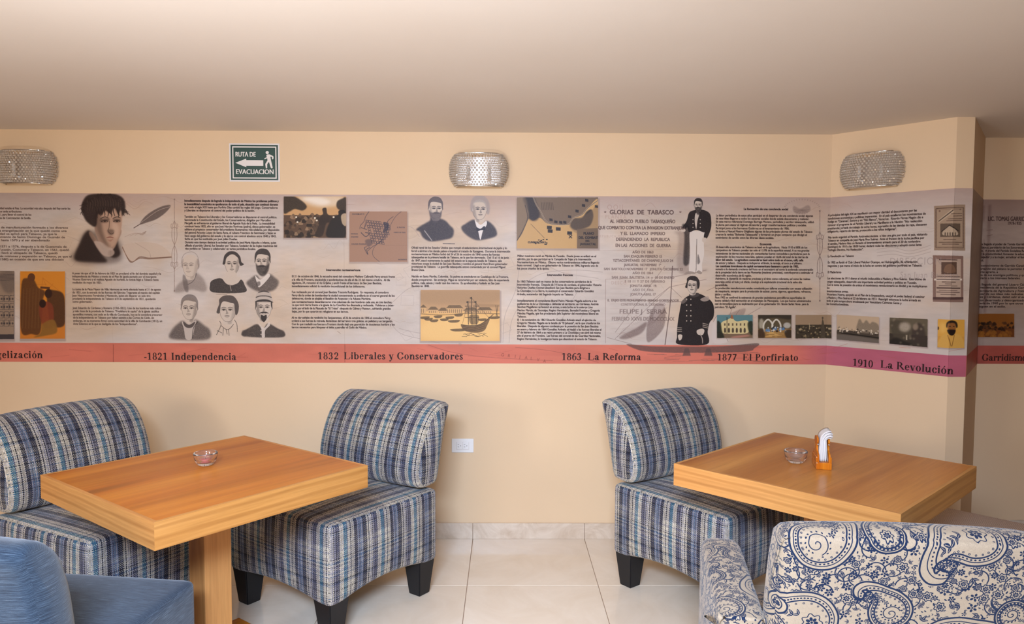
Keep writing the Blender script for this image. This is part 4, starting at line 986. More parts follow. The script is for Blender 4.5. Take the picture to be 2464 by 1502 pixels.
para((1244, 677), (1447, 677), (1244, 707.5), ['En 1863 Tabasco cayó en manos de los conservadores partidarios de la', 'intervención francesa.  Después de 14 horas de combate, el gobernador Victorio', 'Victorino Dueñas Outrani abandonó San Juan Bautista para dirigirse a', 'La Chontalpa y a La Sierra, lo sustituyó el conservador Eduardo González', 'Arévalo, sostenedor del Segundo Imperio en Tabasco.'])
para((1244, 723), (1447, 723), (1244, 815), ['Inmediatamente el comandante liberal Pedro Méndez Magaña exhorta a los', 'pobladores de la La Chontalpa a defender el territorio: en Cárdenas, Andrés', 'Sánchez Magallanes se levantó en armas, a esta lucha se le unieron Lino', 'Merino Marcín, de Tacotalpa; Regino Hernández, Bernabé Fuentes y Gregorio', 'Méndez Magaña, que fue proclamado Jefe Superior del movimiento liberal en', 'Tabasco.', 'El 1 de noviembre de 1863 Eduardo González Arévalo atacó al ejército de', 'Gregorio Méndez Magaña en la batalla de "El Jahuatal", en la que triunfaron los', 'liberales.  Después de algunos combates por la posesión de San Juan Bautista', 'en enero y febrero de 1864 González Arévalo se rindió a las fuerzas liberales el', '27 de febrero de 1864 y se retiró primero a La Chontalpa y en abril del mismo', 'año al puerto de Frontera.  Las fuerzas del coronel de las Guardias Nacionales,', 'Regino Hernández, lo hostigaron hasta que abandonó el estado de Tabasco.'])
title(1788.5, 1895.5, 502.8, 'La formación de una conciencia social', 14.5)
para((1722, 518.3), (1958.5, 518.3), (1722, 571.5), ['La labor periodística de estos años participó en el despertar de una conciencia social; algunas', 'de esas ideas llegaron a todos los sectores sociales donde existía descontento y malestar.', 'En este marco referencial Domingo Borrego Moreno, periodista y escritor tabasqueño, utilizó', 'la pluma para atacar al régimen dictatorial y exigir transformaciones políticas y sociales.', 'Participó junto a los hermanos Gutiérrez en el levantamiento de 1906.', 'En torno a Manuel Mestre Ghigliazza algunas de las principales plumas del estado de Tabasco', 'crearon la revista "Bohemia Tabasqueña" y formaron un grupo compacto que divulgó el', 'sentimiento de cambio entre las diversas clases sociales.'])
title(1827, 1855.5, 587, 'Economía', 14.5)
para((1722, 594.5), (1957.5, 594.5), (1720.5, 738.5), ['El desarrollo económico de Tabasco se basó en la agricultura.  Hacia 1910 el 80% de los', 'campesinos de Tabasco poseían tan solo el 13.9% de la superficie estatal. A su vez grandes', 'extensiones de tierras nacionales y/o comunitarias fueron concedidas a particulares para la', 'explotación de los recursos naturales, quienes poseían el 16.6% del total de las tierras de', 'labor del estado.  La agricultura comercial se basó sobre todo en el cacao, café, caña', 'de azúcar y tabaco.  Después se incluyeron el limón, la naranja, el coco y el plátano.', 'Las cuantiosas inversiones de capital norteamericano bananero a partir de 1902,', 'sumado a la demanda creciente del fruto en el extranjero así como la acelerada concentración', 'de la propiedad de la tierra en las Monterías (maderas preciosas), contribuyeron a estimular el', 'desarrollo económico de la región.', 'Asimismo, la demanda de maderas preciosas y el tinto como colorante, así como las resinas', 'naturales como el hule y el chicle, condujo a la explotación irracional de la selva alta', 'perennifolia.', 'La producción manufacturera estaba constituida por talleres artesanales con escasa utilización', 'de maquinaria, excepto para la producción de azúcar, puros, cigarros, aguardiente, refrescos,', 'jabón y cerillos.', 'Para 1902 se confirmó la existencia de grandes yacimientos petrolíferos superficiales de', 'buena calidad y fácil extracción en el municipio de Macuspana.  Los que fueron administrados', 'casi de inmediato para su explotación por el ex gobernador Dr. Simón Sarlat Nova  para la', 'petrolera "El Águila".'], bl=(4, 6))
para((1991.5, 517.5), (2230, 540), (1991.5, 557), ['A principios del siglo XX se manifestó con mayor claridad el descontento por las', 'condiciones económicas y políticas imperantes.  En el país estallaron los movimientos de', 'huelga en "Cananea", Sonora y en "Río Blanco", Veracruz.  Ricardo Flores Magón dio a', 'conocer el programa de el Partido Liberal y su Manifiesto a la Nación: "No reelección', 'presidencial, jornada de trabajo de ocho horas, supresión de las tiendas de raya, descanso', 'obligatorio, reparto de tierras, protección a los niños indígenas".'])
para((1991.5, 571), (2231, 563), (1991, 601), ['Más tarde organizó el Partido Antireeleccionista  e hizo una gira por todo el país, visitando', 'Tabasco en compañía de José María Pino Suárez.  Ante el fracaso de la lucha pacífica por', 'el cambio, Madero hizo un llamado al levantamiento armado para el 20 de noviembre', '(domingo) de 1910 a las 18:00 horas; declaró nulas las elecciones y adoptó como lema', '"Sufragio Efectivo, No Reelección".'])
para((1991, 616.5), (2054.5, 616.5), (1991, 616.5), ['La Revolución en Tabasco'], em=15)
para((1991, 631.5), (2219, 639), (1991, 639.5), ['En 1902 se fundó el Club Liberal Melchor Ocampo, en Huimanguillo, de orientación', 'magonista y que marca el inicio de la lucha en contra del gobierno porfirista en Tabasco.'], em=14.5)
para((1990.5, 654.5), (2024, 654.5), (1990.5, 654.5), ['El Maderismo'], em=15)
para((1990, 669.5), (2231, 690), (1989.5, 731), ['Las elecciones de 1911 dieron el triunfo indiscutible a Madero y Pino Suárez.  Este último de', 'origen tabasqueño, desarrolló una importante actividad poética y política en Yucatán.', 'Con la toma de posesión de ambos el movimiento revolucionario se dividió y se multiplicaron', 'los', 'levantamientos armas.', 'Victoriano Huerta, apoyado en el Plan de la Empacadora, usurpó el poder federal al asesinar', 'a Madero y Pino Suárez el 22 de febrero de 1913.  Resurgió entonces la lucha armada en', 'todo el país aunque ahora encabezada por Venustiano Carranza Garza y', 'los Constitucionalistas.'])
MON = (78, 58, 54)
for xa, xb, y, e, a, t in ((1466, 1621, 510, 29, .85, 'GLORIAS  DE  TABASCO'), (1467, 1624, 532, 23, .8, 'AL  HEROICO  PUEBLO  TABASQUEÑO'), (1438, 1648, 547, 22, .8, 'QUE COMBATIO CONTRA LA INVASION EXTRANJERA'),
                           (1492, 1600, 561, 21, .78, 'Y EL  LLAMADO  IMPERIO'), (1481, 1611, 575.5, 21, .78, 'DEFENDIENDO  LA  REPUBLICA'), (1480, 1613, 590, 21, .78, 'EN LAS  ACCIONES  DE  GUERRA'),
                           (1521, 1572, 606.5, 17, .7, 'AÑO DE 1863'), (1500, 1592, 616.5, 17, .68, 'SAN JOAQUIN FEBRERO 15'), (1474, 1619, 626.5, 17, .66, 'YZTACOMITANES  DE CHIAPAS JULIO 24'),
                           (1501, 1590, 637, 17, .66, 'JAHUATAL  NOVIEMBRE  1º'), (1452, 1642, 647, 16, .6, 'SAN  BARTOLO NOVIEMBRE 17   JONUTA  DICIEMBRE 22'), (1521, 1571, 657, 16, .55, 'AÑO DE 1864'),
                           (1471, 1622, 667, 16, .6, 'SAN  JUAN  BAUTISTA  14  y  18 DE ENERO'), (1502, 1600, 677, 16, .55, '3 10 11 Y 27 DE FEBRERO'), (1515, 1580, 687.5, 16, .6, 'JONUTA ABRIL  19.'),
                           (1521, 1572, 697.5, 16, .45, 'AÑO DE 1866'), (1516, 1577, 708, 16, .5, 'JONUTA ABRIL 17'), (1461, 1633, 722.5, 16, .6, 'IL  ERIJIO ESTE MONUMENTO  SIENDO GOBERNADOR'),
                           (1493, 1600, 732.5, 16, .45, 'CONSTITUCIONAL EL CIUDADANO')):
    a0, b0 = mtf(xa, y), mtf(xb, y); tw_ = text_w(t, e); n_ = len(t)
    sx = min(.95, (b0[0] - a0[0]) / tw_); tr = ((b0[0] - a0[0]) - tw_ * sx) / n_ / e
    put_text(cv, a0[0], a0[1] + e * .34, t, e, sx, MON, a, track=tr, bold=.55)
for xa, xb, y, e, a, t in ((1489, 1604, 749, 30, .5, 'FELIPE J  SERRA'), (1471, 1622, 767, 25, .45, 'FEBRERO XXVII DE MDCCCLXX')):
    a0, b0 = mtf(xa, y), mtf(xb, y); put_text(cv, a0[0], a0[1] + e * .34, t, e, (b0[0] - a0[0]) / text_w(t, e), MON, a, bold=.5)
for x, y, t, e in ((1460, 500, 'OOII', 34), (1455, 522, 'PLANTA', 26), (1470, 680, 'DESCO', 22), (1438, 567, 'REPUBLICA MEXI', 16)):
    X, Y = mtf(x, y); put_text(cv, X, Y + 8, t, e, .9, (164, 130, 116), .5, track=.12)
for x in (1456, 1637): cv.ell(x, 510, 2.6, 2.2, (110, 86, 78), .9); cv.ell(x - .6, 509.4, 1.1, 1.0, (196, 176, 160), .9)
for k in range(10): cv.line([(1468, 695 + k * 12), (1520 + (k % 3) * 8, 695 + k * 12)], 1.6, (176, 150, 136), .35, False, 1)
cv.line([(1457, 672), (1457, 826)], 1.0, (140, 112, 100), .7, False); cv.line([(1457, 672), (1600, 668)], .9, (150, 122, 108), .6, False); cv.line([(1412, 604), (1640, 600)], .9, (150, 122, 108), .4, False)
cv.ell(1107, 829, 4, 4, (150, 120, 104), .25)
cv.line([(812, 797), (820, 803)], 2.2, (80, 60, 50), .8, False, taper=True)
cv.poly([(1363, 785), (1372, 794), (1384, 797), (1370, 791)], (90, 70, 62), .6, .8)

for xa, xb, y, t, em in ((-70, 103, 861.5, 'La Evangelización', 50), (346, 569, 865.5, '-1821 Independencia', 50), (764, 815, 864.5, '1832', 50), (827, 1114, 864.5, 'Liberales y Conservadores', 50),
                         (1350.5, 1399.5, 866.5, '1863', 50), (1413.5, 1542, 866.5, 'La Reforma', 50), (1725, 1772, 867.5, '1877', 48), (1786, 1920, 867.5, 'El Porfiriato', 48)):
    a0, b0 = mtf(xa, y), mtf(xb, y)
    if t == 'La Evangelización': t = 'gelización'; a0 = mtf(-8, y)
    put_serif(cv, a0[0], b0[0], a0[1], t, em, .95)
a0, b0 = mtf(2051, 880), mtf(2101, 882); put_serif(cv, a0[0], b0[0], a0[1], '1910', 50, .95)
a0, b0 = mtf(2118, 884), mtf(2293, 897); put_serif(cv, a0[0], b0[0], a0[1] + 1, 'La Revolución', 50, .95)

# ---------------------------------------------------------------- the sheet right of the pier, its colours darkened for the shade there
SR = EA + (XR - ANG2.x)
def rtf(px, py):
    v = fwd + CA * ((px - 1232) / F) - CB * ((py - 751) / F); t = D2 / v.y
    return (EA + v.x * t - ANG2.x) * MS, (Z1 - (CH + v.z * t)) * MS
cvm = cv
cv = Canvas(int(SR * MS), MH, (170, 150, 132), rtf, MS * D2 / F)
paper(cv.a, 31); cv.a *= np.array((.86, .82, .80))  # shade beyond the pier multiplied into the paper colour
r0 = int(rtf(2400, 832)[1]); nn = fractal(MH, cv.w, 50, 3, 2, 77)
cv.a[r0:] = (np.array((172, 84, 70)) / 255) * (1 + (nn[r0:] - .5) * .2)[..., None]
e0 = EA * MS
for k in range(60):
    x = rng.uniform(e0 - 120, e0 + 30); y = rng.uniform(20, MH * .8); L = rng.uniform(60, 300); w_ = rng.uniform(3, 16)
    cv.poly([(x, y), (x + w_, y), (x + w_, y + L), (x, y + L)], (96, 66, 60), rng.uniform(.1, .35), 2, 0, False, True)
mtf = rtf
for xa, xb, y, e, t in ((2376, 2520, 526, 30, 'LIC. TOMAS GARRIDO CANABAL'), (2423, 2457, 537, 22, '1919-1935')):
    a0, b0 = mtf(xa, y), mtf(xb, y); put_text(cv, a0[0], a0[1] + e * .34, t, e, (b0[0] - a0[0]) / text_w(t, e), (60, 40, 38), .85, bold=.4)
para((2345, 587), (2530, 587), (2345, 626), ['Con la llegada al poder de Tomás Garrido Canabal, en el estado', 'de Tabasco, partidario de los Sonorenses para dar inicio a los', 'ideales.  A través del Partido Socialista Radical, impulsó', 'elevar la productividad, fomentar la educación, dar derechos', 'al trabajador y a la mujer, erradicar el fanatismo religioso y el', 'alcohol.'])
para((2345, 639), (2530, 639), (2345, 669), ['El reconocimiento de Garrido Canabal al capital con la', 'exportación del plátano le permitió llevar a cabo obras, el', 'reparte agrario, a', 'fuerza de sus enemigos políticos, y que con el tiempo', 'contrario a los intereses federales.'])
para((2345, 684), (2530, 684), (2345, 737), ['A la llegada del general Lázaro Cárdenas del Río a', 'la presidencia de la República Garrido Canabal ocupa', 'la Secretaría de Agricultura y Fomento, desde donde', 'a pesar de sus ideas más radicales por la conducta de', 'Calles y Cárdenas, debió salir al exilio; los grupos', 'fueron desarmado y desorganizado por el gobierno,', 'volvería de 1940 por lo que otros intereses se', 'consiguen en el exilio.'])
p = picture(2335, 755, 2440, 811, (140, 84, 34), (110, 62, 30), .6)
crowd(p, 50, .0, 1, .35, .7, [(50, 32, 22), (84, 52, 30), (38, 26, 20)], .04); crowd(p, 20, .2, .9, .7, .95, [(170, 108, 40), (150, 92, 36)], .05, .6)
close_pic()
for pts in (((2373, 554), (2388, 553)), ((2374, 568), (2388, 565))): cv.line(pts, 3, (90, 50, 44), .8, False, taper=True)
a0, b0 = mtf(2361, 868), mtf(2470, 868); put_serif(cv, a0[0], b0[0], a0[1], 'Garridismo', 50, .95, alpha=.85)
cvr = cv


def print_mat(name, img, rough=0.42):
    mt = pmat(name, (1, 1, 1), rough); n = N(mt)
    t = n.n('ShaderNodeTexImage'); t.image = img; t.interpolation = 'Cubic'; n.l(t.outputs['Color'], n.b.inputs['Base Color'])
    f = n.noise(n.coord('Object'), 95, 3, 0.6); n.bump(f, 0.25, 0.002)
    n.b.inputs['Specular IOR Level'].default_value = 0.16
    return mt


M_MURAL = print_mat('printed_vinyl', cvm.image('mural_print')); M_MURALR = print_mat('printed_vinyl_right', cvr.image('mural_print_right'))

# ================================================================== fabrics
def weave_image():
    n = 96; c = 8; S = n * c
    CR = (232, 220, 200); LV = (176, 170, 180); BL = (98, 120, 146); TE = (56, 116, 140); NVY = (30, 31, 50); PU = (86, 84, 106); BK = (32, 28, 32); BG = (214, 200, 174)
    seq = ([NVY, NVY, BK, NVY, BL, LV, BL, BL, PU, BL, LV, NVY, NVY, BK, NVY, CR, BG, BG, CR, BK, CR, BG, CR, PU, TE, TE, TE, TE, CR, CR, BG, CR, CR] +
           [NVY, PU, PU, NVY, PU, LV, NVY, CR, LV, CR, CR, BK, CR, BG, BK])
    warp = np.array((seq * 2)[:n], float) / 255
    r = np.random.default_rng(3)
    g = upnoise(n, n, 5, 9, 12)
    weft = np.empty((n, n, 3))
    rowcol = [np.array(x, float) / 255 for x in (CR, CR, BG, LV, CR, BL, LV, BG)]
    rk = r.integers(0, len(rowcol), n)
    for i in range(n):
        base = rowcol[rk[i]]
        t = np.clip((g[i] - .35) * 2.4, 0, 1)[:, None]
        weft[i] = base * (1 - t * .55) + np.array(PU) / 255 * t * .55
    for i in r.choice(n, 9, replace=False): weft[i] = weft[i] * .35 + np.array(BK) / 255 * .65
    a = np.empty((n, n, 3)); ii, jj = np.meshgrid(np.arange(n), np.arange(n), indexing='ij')
    up = ((ii + jj) % 2 == 0)[..., None]
    ww = np.broadcast_to(warp[None], (n, n, 3))
    a = np.where(up, ww, weft * .78 + ww * .22)
    a = a * (1 + r.normal(0, .07, (n, n, 1)))
    big = np.kron(a, np.ones((c, c, 1)))
    y, x = np.mgrid[0:S, 0:S]; fx = ((x % c) + .5) / c - .5; fy = ((y % c) + .5) / c - .5
    upb = np.kron(up[..., 0], np.ones((c, c))) > 0
    prof = np.where(upb, 1 - 2.0 * fx ** 2, 1 - 2.0 * fy ** 2)
    big *= (0.42 + .42 * prof)[..., None]  # rounded-thread shading put into the colour, darker at thread edges
    cvf = Canvas(S, S); cvf.a = np.clip(big, 0, 1).astype(np.float32)
    return cvf.image('woven_stripe')


def fabric(name, img, tile, bump=.5, rough=.92, coord='UV'):
    mt = pmat(name, (1, 1, 1), rough); n = N(mt)
    v = n.coord(coord, (1 / tile, 1 / tile, 1))
    t = n.n('ShaderNodeTexImage'); t.image = img; n.l(v, t.inputs['Vector']); n.l(t.outputs['Color'], n.b.inputs['Base Color'])
    bw = n.n('ShaderNodeRGBToBW'); n.l(t.outputs['Color'], bw.inputs[0]); n.bump(bw.outputs[0], bump, .0015)
    n.b.inputs['Specular IOR Level'].default_value = .15
    n.b.inputs['Sheen Weight'].default_value = .15
    return mt


M_STRIPE = fabric('striped_tweed', weave_image(), .39)


def paisley_image():
    S = 2048; NV = (22, 38, 66); CRM = (172, 154, 130)
    c = Canvas(S, S, CRM); rg = np.random.default_rng(21)
    occ = []
    def wrap(fn, x, y, r):
        for dx in (-S, 0, S):
            for dy in (-S, 0, S):
                if -r < x + dx < S + r and -r < y + dy < S + r: fn(x + dx, y + dy)
    T = [(0, -1), (.55, -.85), (.92, -.4), (.98, .15), (.72, .72), (.3, 1.15), (-.15, 1.55), (-.65, 1.75), (-1.08, 1.6), (-1.2, 1.2), (-.95, .95), (-.72, 1.12), (-.8, 1.32), (-.6, 1.3), (-.45, 1.05), (-.55, .72), (-.85, .3), (-.95, -.2), (-.82, -.62), (-.45, -.92)]
    def tr(p, x, y, s, a, m):
        ca, sa = math.cos(a), math.sin(a); return [(x + s * (u * m * ca - v * sa), y + s * (u * m * sa + v * ca)) for u, v in p]
    def scal(p, k, cx=-.02, cy=-.1): return [(cx + (u - cx) * k, cy + (v - cy) * k) for u, v in p]
    def flower(x, y, r, n=6, a0=0., wd=3):
        for k in range(n):
            a = a0 + k * 2 * PI / n
            c.ell(x + r * .62 * math.cos(a), y + r * .62 * math.sin(a), r * .34, r * .24, NV, 1, 0, 0, a)
        c.ell(x, y, r * .2, r * .2, NV)
    def ringflower(x, y, r, n=7):
        pts = [(x + r * (1 + .16 * math.cos(n * t)) * math.cos(t), y + r * (1 + .16 * math.cos(n * t)) * math.sin(t)) for t in np.arange(0, 2 * PI, .13)]
        c.line(pts + [pts[0]], 8, NV, 1, False)
        flower(x, y, r * .72, n)
    def leaf(x, y, r, a):
        c.poly(tr([(0, 0), (.35, -.22), (1, 0), (.35, .22)], x, y, r, a, 1), NV, 1)
        c.line(tr([(.15, 0), (.8, 0)], x, y, r, a, 1), r * .07, CRM, 1, False)
    def paisley(x, y, s, a, m, kind):
        P = tr(T, x, y, s, a, m)
        c.poly(tr(scal(T, 1.1), x, y, s, a, m), CRM, 1)
        q = smooth_pts(tr(scal(T, 1.06), x, y, s, a, m))
        c.line(list(map(tuple, q)) + [tuple(q[0])], 15, NV, 1, False)
        q = smooth_pts(tr(scal(T, .92), x, y, s, a, m)); c.line(list(map(tuple, q)) + [tuple(q[0])], 8, NV, 1, False)
        q = smooth_pts(tr(scal(T, .76), x, y, s, a, m)); c.line(list(map(tuple, q)) + [tuple(q[0])], 12, NV, 1, False)
        q = smooth_pts(tr(scal(T, .84), x, y, s, a, m), True, 10)
        L = np.cumsum(np.hypot(*np.diff(q, axis=0).T)); nxt = 0
        for i in range(1, len(q) - 1):
            if L[i] > nxt:
                d = q[i + 1] - q[i - 1]; c.ell(q[i][0], q[i][1], 9, 7, NV, 1, 0, 0, math.atan2(d[1], d[0])); nxt = L[i] + 25
        # scalloped inner edge and filling
        sc = scal(T, .66); q = smooth_pts(tr(sc, x, y, s, a, m), True, 5)
        for k in range(0, len(q), 3): c.ell(q[k][0], q[k][1], 9, 9, NV); c.ell(q[k][0], q[k][1], 4, 4, CRM)
        if kind == 0:
            fx, fy = tr([(0, -.25)], x, y, s, a, m)[0]; ringflower(fx, fy, s * .3)
            for k in range(5):
                u = tr([(.1 - k * .07, .25 + k * .17)], x, y, s, a, m)[0]; leaf(u[0], u[1], s * .22, a + PI / 2 + .5 * (-1) ** k); leaf(u[0], u[1], s * .22, a + PI / 2 - .9 * (-1) ** k)
        else:
            sp = [(.45 * (1 - k / 26) * math.cos(k * .42), -.2 + .42 * (1 - k / 26) * math.sin(k * .42)) for k in range(26)]
            c.line(tr(sp, x, y, s, a, m), 8, NV, 1)
            for k in range(0, 14, 1):
                u = tr([(.52 * (1 - k / 40) * math.cos(k * .42), -.2 + .5 * (1 - k / 40) * math.sin(k * .42))], x, y, s, a, m)[0]; c.ell(u[0], u[1], 9, 6, NV, 1, 0, 0, k * .42)
            for k in range(4): u = tr([(-.02 - k * .1, .42 + k * .2)], x, y, s, a, m)[0]; flower(u[0], u[1], s * .13, 5, k)
    big = [(430, 420, 250, 1.9, 1, 0), (1330, 330, 230, -1.1, 1, 1), (900, 980, 260, 1.55, -1, 1), (1720, 1040, 240, 2.3, 1, 0), (360, 1500, 240, -.9, -1, 1), (1250, 1660, 250, 1.2, 1, 0), (1900, 1800, 170, .4, 1, 1), (1830, 420, 150, .3, -1, 0), (120, 950, 150, .2, 1, 0), (820, 1780, 140, -2.2, 1, 1)]
    # vines and background fillers first
    for k in range(240):
        x, y = rg.uniform(0, S, 2); a = rg.uniform(0, 2 * PI); n = 10; pts = []
        px, py = x, y
        for i in range(n): pts.append((px, py)); px += 24 * math.cos(a); py += 24 * math.sin(a); a += .32 * (1 if k % 2 else -1)
        wrap(lambda X, Y, pts=pts, x=x, y=y: c.line([(u + X - x, v + Y - y) for u, v in pts], 10, NV, 1), x, y, 250)
    for k in range(2600):
        x, y = rg.uniform(0, S, 2); t = rg.random(); a = rg.uniform(0, 2 * PI); r = rg.uniform(20, 44)
        if any(math.hypot(x - u, y - v) < q + r * .8 for u, v, q in occ): continue
        occ.append((x, y, r * .9))
        if t < .4: wrap(lambda X, Y: flower(X, Y, r, 5 + k % 3, a), x, y, 40)
        elif t < .62: wrap(lambda X, Y: (c.ell(X, Y, r * 1.2, r * 1.2, CRM), ringflower(X, Y, r)), x, y, 60)
        else: wrap(lambda X, Y: (leaf(X, Y, r * 1.5, a), leaf(X, Y, r * 1.3, a + .9), leaf(X, Y, r * 1.3, a - .9)), x, y, 60)
    for k in range(5200):
        x, y = rg.uniform(0, S, 2); r = rg.uniform(7, 15); a = rg.uniform(0, 2 * PI)
        if any(math.hypot(x - u, y - v) < q + r for u, v, q in occ): continue
        occ.append((x, y, r * 1.1))
        if k % 2: wrap(lambda X, Y: c.ell(X, Y, r, r * .5, NV, 1, 0, 0, a), x, y, 30)
        else: wrap(lambda X, Y: (leaf(X, Y, r * 1.9, a), leaf(X, Y, r * 1.6, a + 1.2)), x, y, 40)
    for (x, y, s, a, m, kd) in big: wrap(lambda X, Y: paisley(X, Y, s, a, m, kd), x, y, 460)
    tx = rg.random((S // 4, S // 4)); tx = np.kron(tx, np.ones((4, 4)))[..., None]
    c.a *= (0.93 + .1 * tx).astype(np.float32)
    yy, xx = np.mgrid[0:S, 0:S]; tw = (((xx + yy) // 3) % 3 == 0)[..., None]; c.a *= np.where(tw, .93, 1).astype(np.float32)
    return c.image('paisley_print')


M_PAISLEY = fabric('navy_paisley_on_cream', paisley_image(), .58, .15)


def denim():
    mt = pmat('blue_slub_fabric', srgb(78, 106, 136), .95); n = N(mt)
    a = n.noise(n.coord('UV', (16, 620, 1)), 1.0, 5, .75)       # slubs running across
    b = n.noise(n.coord('UV', (1100, 500, 1), (0, 0, .6)), 1.0, 2, .5)
    e = n.noise(n.coord('UV', (2.5, 110, 1)), 1.0, 3, .6)
    c = n.ramp(a, [(0.34, srgb(26, 36, 50)), (0.5, srgb(46, 62, 80)), (0.62, srgb(84, 102, 120)), (.74, srgb(140, 152, 160))])
    d = n.ramp(b, [(0.3, (0.62, 0.64, 0.68)), (0.65, (1.18, 1.16, 1.12))])
    c = n.mix(c, d, .7, 'MULTIPLY'); c = n.mix(c, n.ramp(e, [(0.3, (.8, .82, .85)), (.7, (1.15, 1.13, 1.1))]), .35, 'MULTIPLY')
    n.l(c, n.b.inputs['Base Color']); n.bump(b, .5, .001); n.b.inputs['Sheen Weight'].default_value = .3
    n.b.inputs['Specular IOR Level'].default_value = .1
    return mt


M_DENIM = denim()
_b = pmat('beige_rib_fabric', srgb(176, 148, 124), .95); _n = N(_b)
_w = _n.n('ShaderNodeTexWave'); _w.inputs['Scale'].default_value = 60; _w.inputs['Distortion'].default_value = .6; _n.l(_n.coord('Object'), _w.inputs['Vector'])
_n.l(_n.mix(_n.ramp(_w.outputs['Fac'], [(0, srgb(140, 112, 92)), (1, srgb(196, 170, 146))]), _n.ramp(_n.noise(_n.coord('Object'), 160, 2), [(.3, (.8, .8, .8)), (.7, (1.1, 1.1, 1.1))]), .7, 'MULTIPLY'), _b.node_tree.nodes['Principled BSDF'].inputs['Base Color'])
_n.bump(_w.outputs['Fac'], .4, .001); M_BEIGE = _b

# ================================================================== the room
# floor: base slab and single tiles
base = struct(boxobj('floor', ((XL + XR) / 2, (YB + D2) / 2, -.054), (XR - XL, D2 - YB + .1, .1), pmat('grout', srgb(168, 140, 116), .8)))
mt = pmat('polished_cream_tile', srgb(226, 214, 196), .12); _n = N(mt)
_f = _n.noise(_n.coord('Object'), 3.5, 5, .6, 1.2)
_n.l(_n.ramp(_f, [(.35, srgb(228, 209, 184)), (.7, srgb(238, 222, 200))]), _n.b.inputs['Base Color']); _n.b.inputs['Specular IOR Level'].default_value = .45
M_TILE = mt
bm = bmesh.new(); add_box(bm, (0, 0, -.003), (TW - .003, TW - .003, .006), 0, .0008, 1)
tme = bpy.data.meshes.new('floor_tile'); bm.to_mesh(tme); bm.free(); tme.materials.append(M_TILE)
i0 = int(math.ceil((XL - TX) / TW)); k = 0
for i in range(i0, int((XR - TX) / TW)):
    for j in range(int((D - YB) / TW)):
        o = bpy.data.objects.new('floor_tile', tme); COL.objects.link(o); o.parent = base
        o.location = (TX + (i + .5) * TW, D - (j + .5) * TW, 0); o.rotation_euler = (0, 0, PI / 2 * ((i * 7 + j * 3) % 4))

struct(boxobj('ceiling', ((XL + XR) / 2, (YB + D2) / 2, ZC + .05), (XR - XL + .2, D2 - YB + .3, .1), M_CEIL))


def wallobj(name, poly, z0=-.05, z1=ZC, m=None):
    bm = bmesh.new(); prism(bm, poly, z0, z1); return struct(bmobj(name, bm, m or M_WALL))


wallobj('wall_back', [(XL - .1, D), (XP, D), (XP, D + .15), (XL - .1, D + .15)])
wallobj('wall_pier', [(XP, D + .01), (ANG0.x, ANG0.y), (ANG1.x, ANG1.y), (FL1.x, FL1.y), (ANG2.x, ANG2.y), (ANG2.x, D2 + .15), (XP, D2 + .15)])
wallobj('wall_back_right', [(ANG2.x, D2), (XR + .1, D2), (XR + .1, D2 + .15), (ANG2.x, D2 + .15)])
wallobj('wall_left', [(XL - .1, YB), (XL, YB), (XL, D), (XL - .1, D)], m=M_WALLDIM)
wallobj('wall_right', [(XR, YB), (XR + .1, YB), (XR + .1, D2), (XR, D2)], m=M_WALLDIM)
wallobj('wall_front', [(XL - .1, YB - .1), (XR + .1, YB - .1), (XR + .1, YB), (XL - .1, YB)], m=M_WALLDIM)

# skirting tiles, one by one
M_SKIRT = pmat('pale_marble_skirting', srgb(214, 194, 170), .3); _n = N(M_SKIRT)
_n.l(_n.ramp(_n.noise(_n.coord('Object'), 6, 6, .65, 1.5), [(.35, srgb(196, 172, 146)), (.65, srgb(224, 206, 184))]), _n.b.inputs['Base Color'])


def skirting(name, p, q, off):
    L = (q - p).length; e = (q - p) / L; nx = Vector((e.y, -e.x)); a = math.atan2(e.y, e.x)
    root = struct(boxobj(name, (0, 0, .042), (.001, .001, .08), M_SKIRT)); root.data = bpy.data.meshes.new(name)
    bm = bmesh.new(); add_box(bm, ((p.x + q.x) / 2 + nx.x * .003, (p.y + q.y) / 2 + nx.y * .003, .041), (L, .005, .082), a); bm.to_mesh(root.data); bm.free()
    root.data.materials.append(bpy.data.materials['grout'])
    s = -off
    while s < L:
        a0, a1 = max(s, 0) + .001, min(s + TW, L) - .001
        if a1 - a0 > .01:
            c = p + e * (a0 + a1) / 2 + nx * .007
            boxobj('skirting_tile', (c.x, c.y, .0432), (a1 - a0, .012, .0862), M_SKIRT, root, a, .0015)
        s += TW


skirting('baseboard_back', Vector((XL, D)), ANG0, (TX - XL) % TW and TW - (TX - XL) % TW)
skirting('baseboard_pier_left', ANG0, ANG1, .1)
skirting('baseboard_pier_front', ANG1, FL1, 0)
skirting('baseboard_pier_right', FL1, ANG2, 0)
skirting('baseboard_right', ANG2, Vector((XR, D2)), .2)


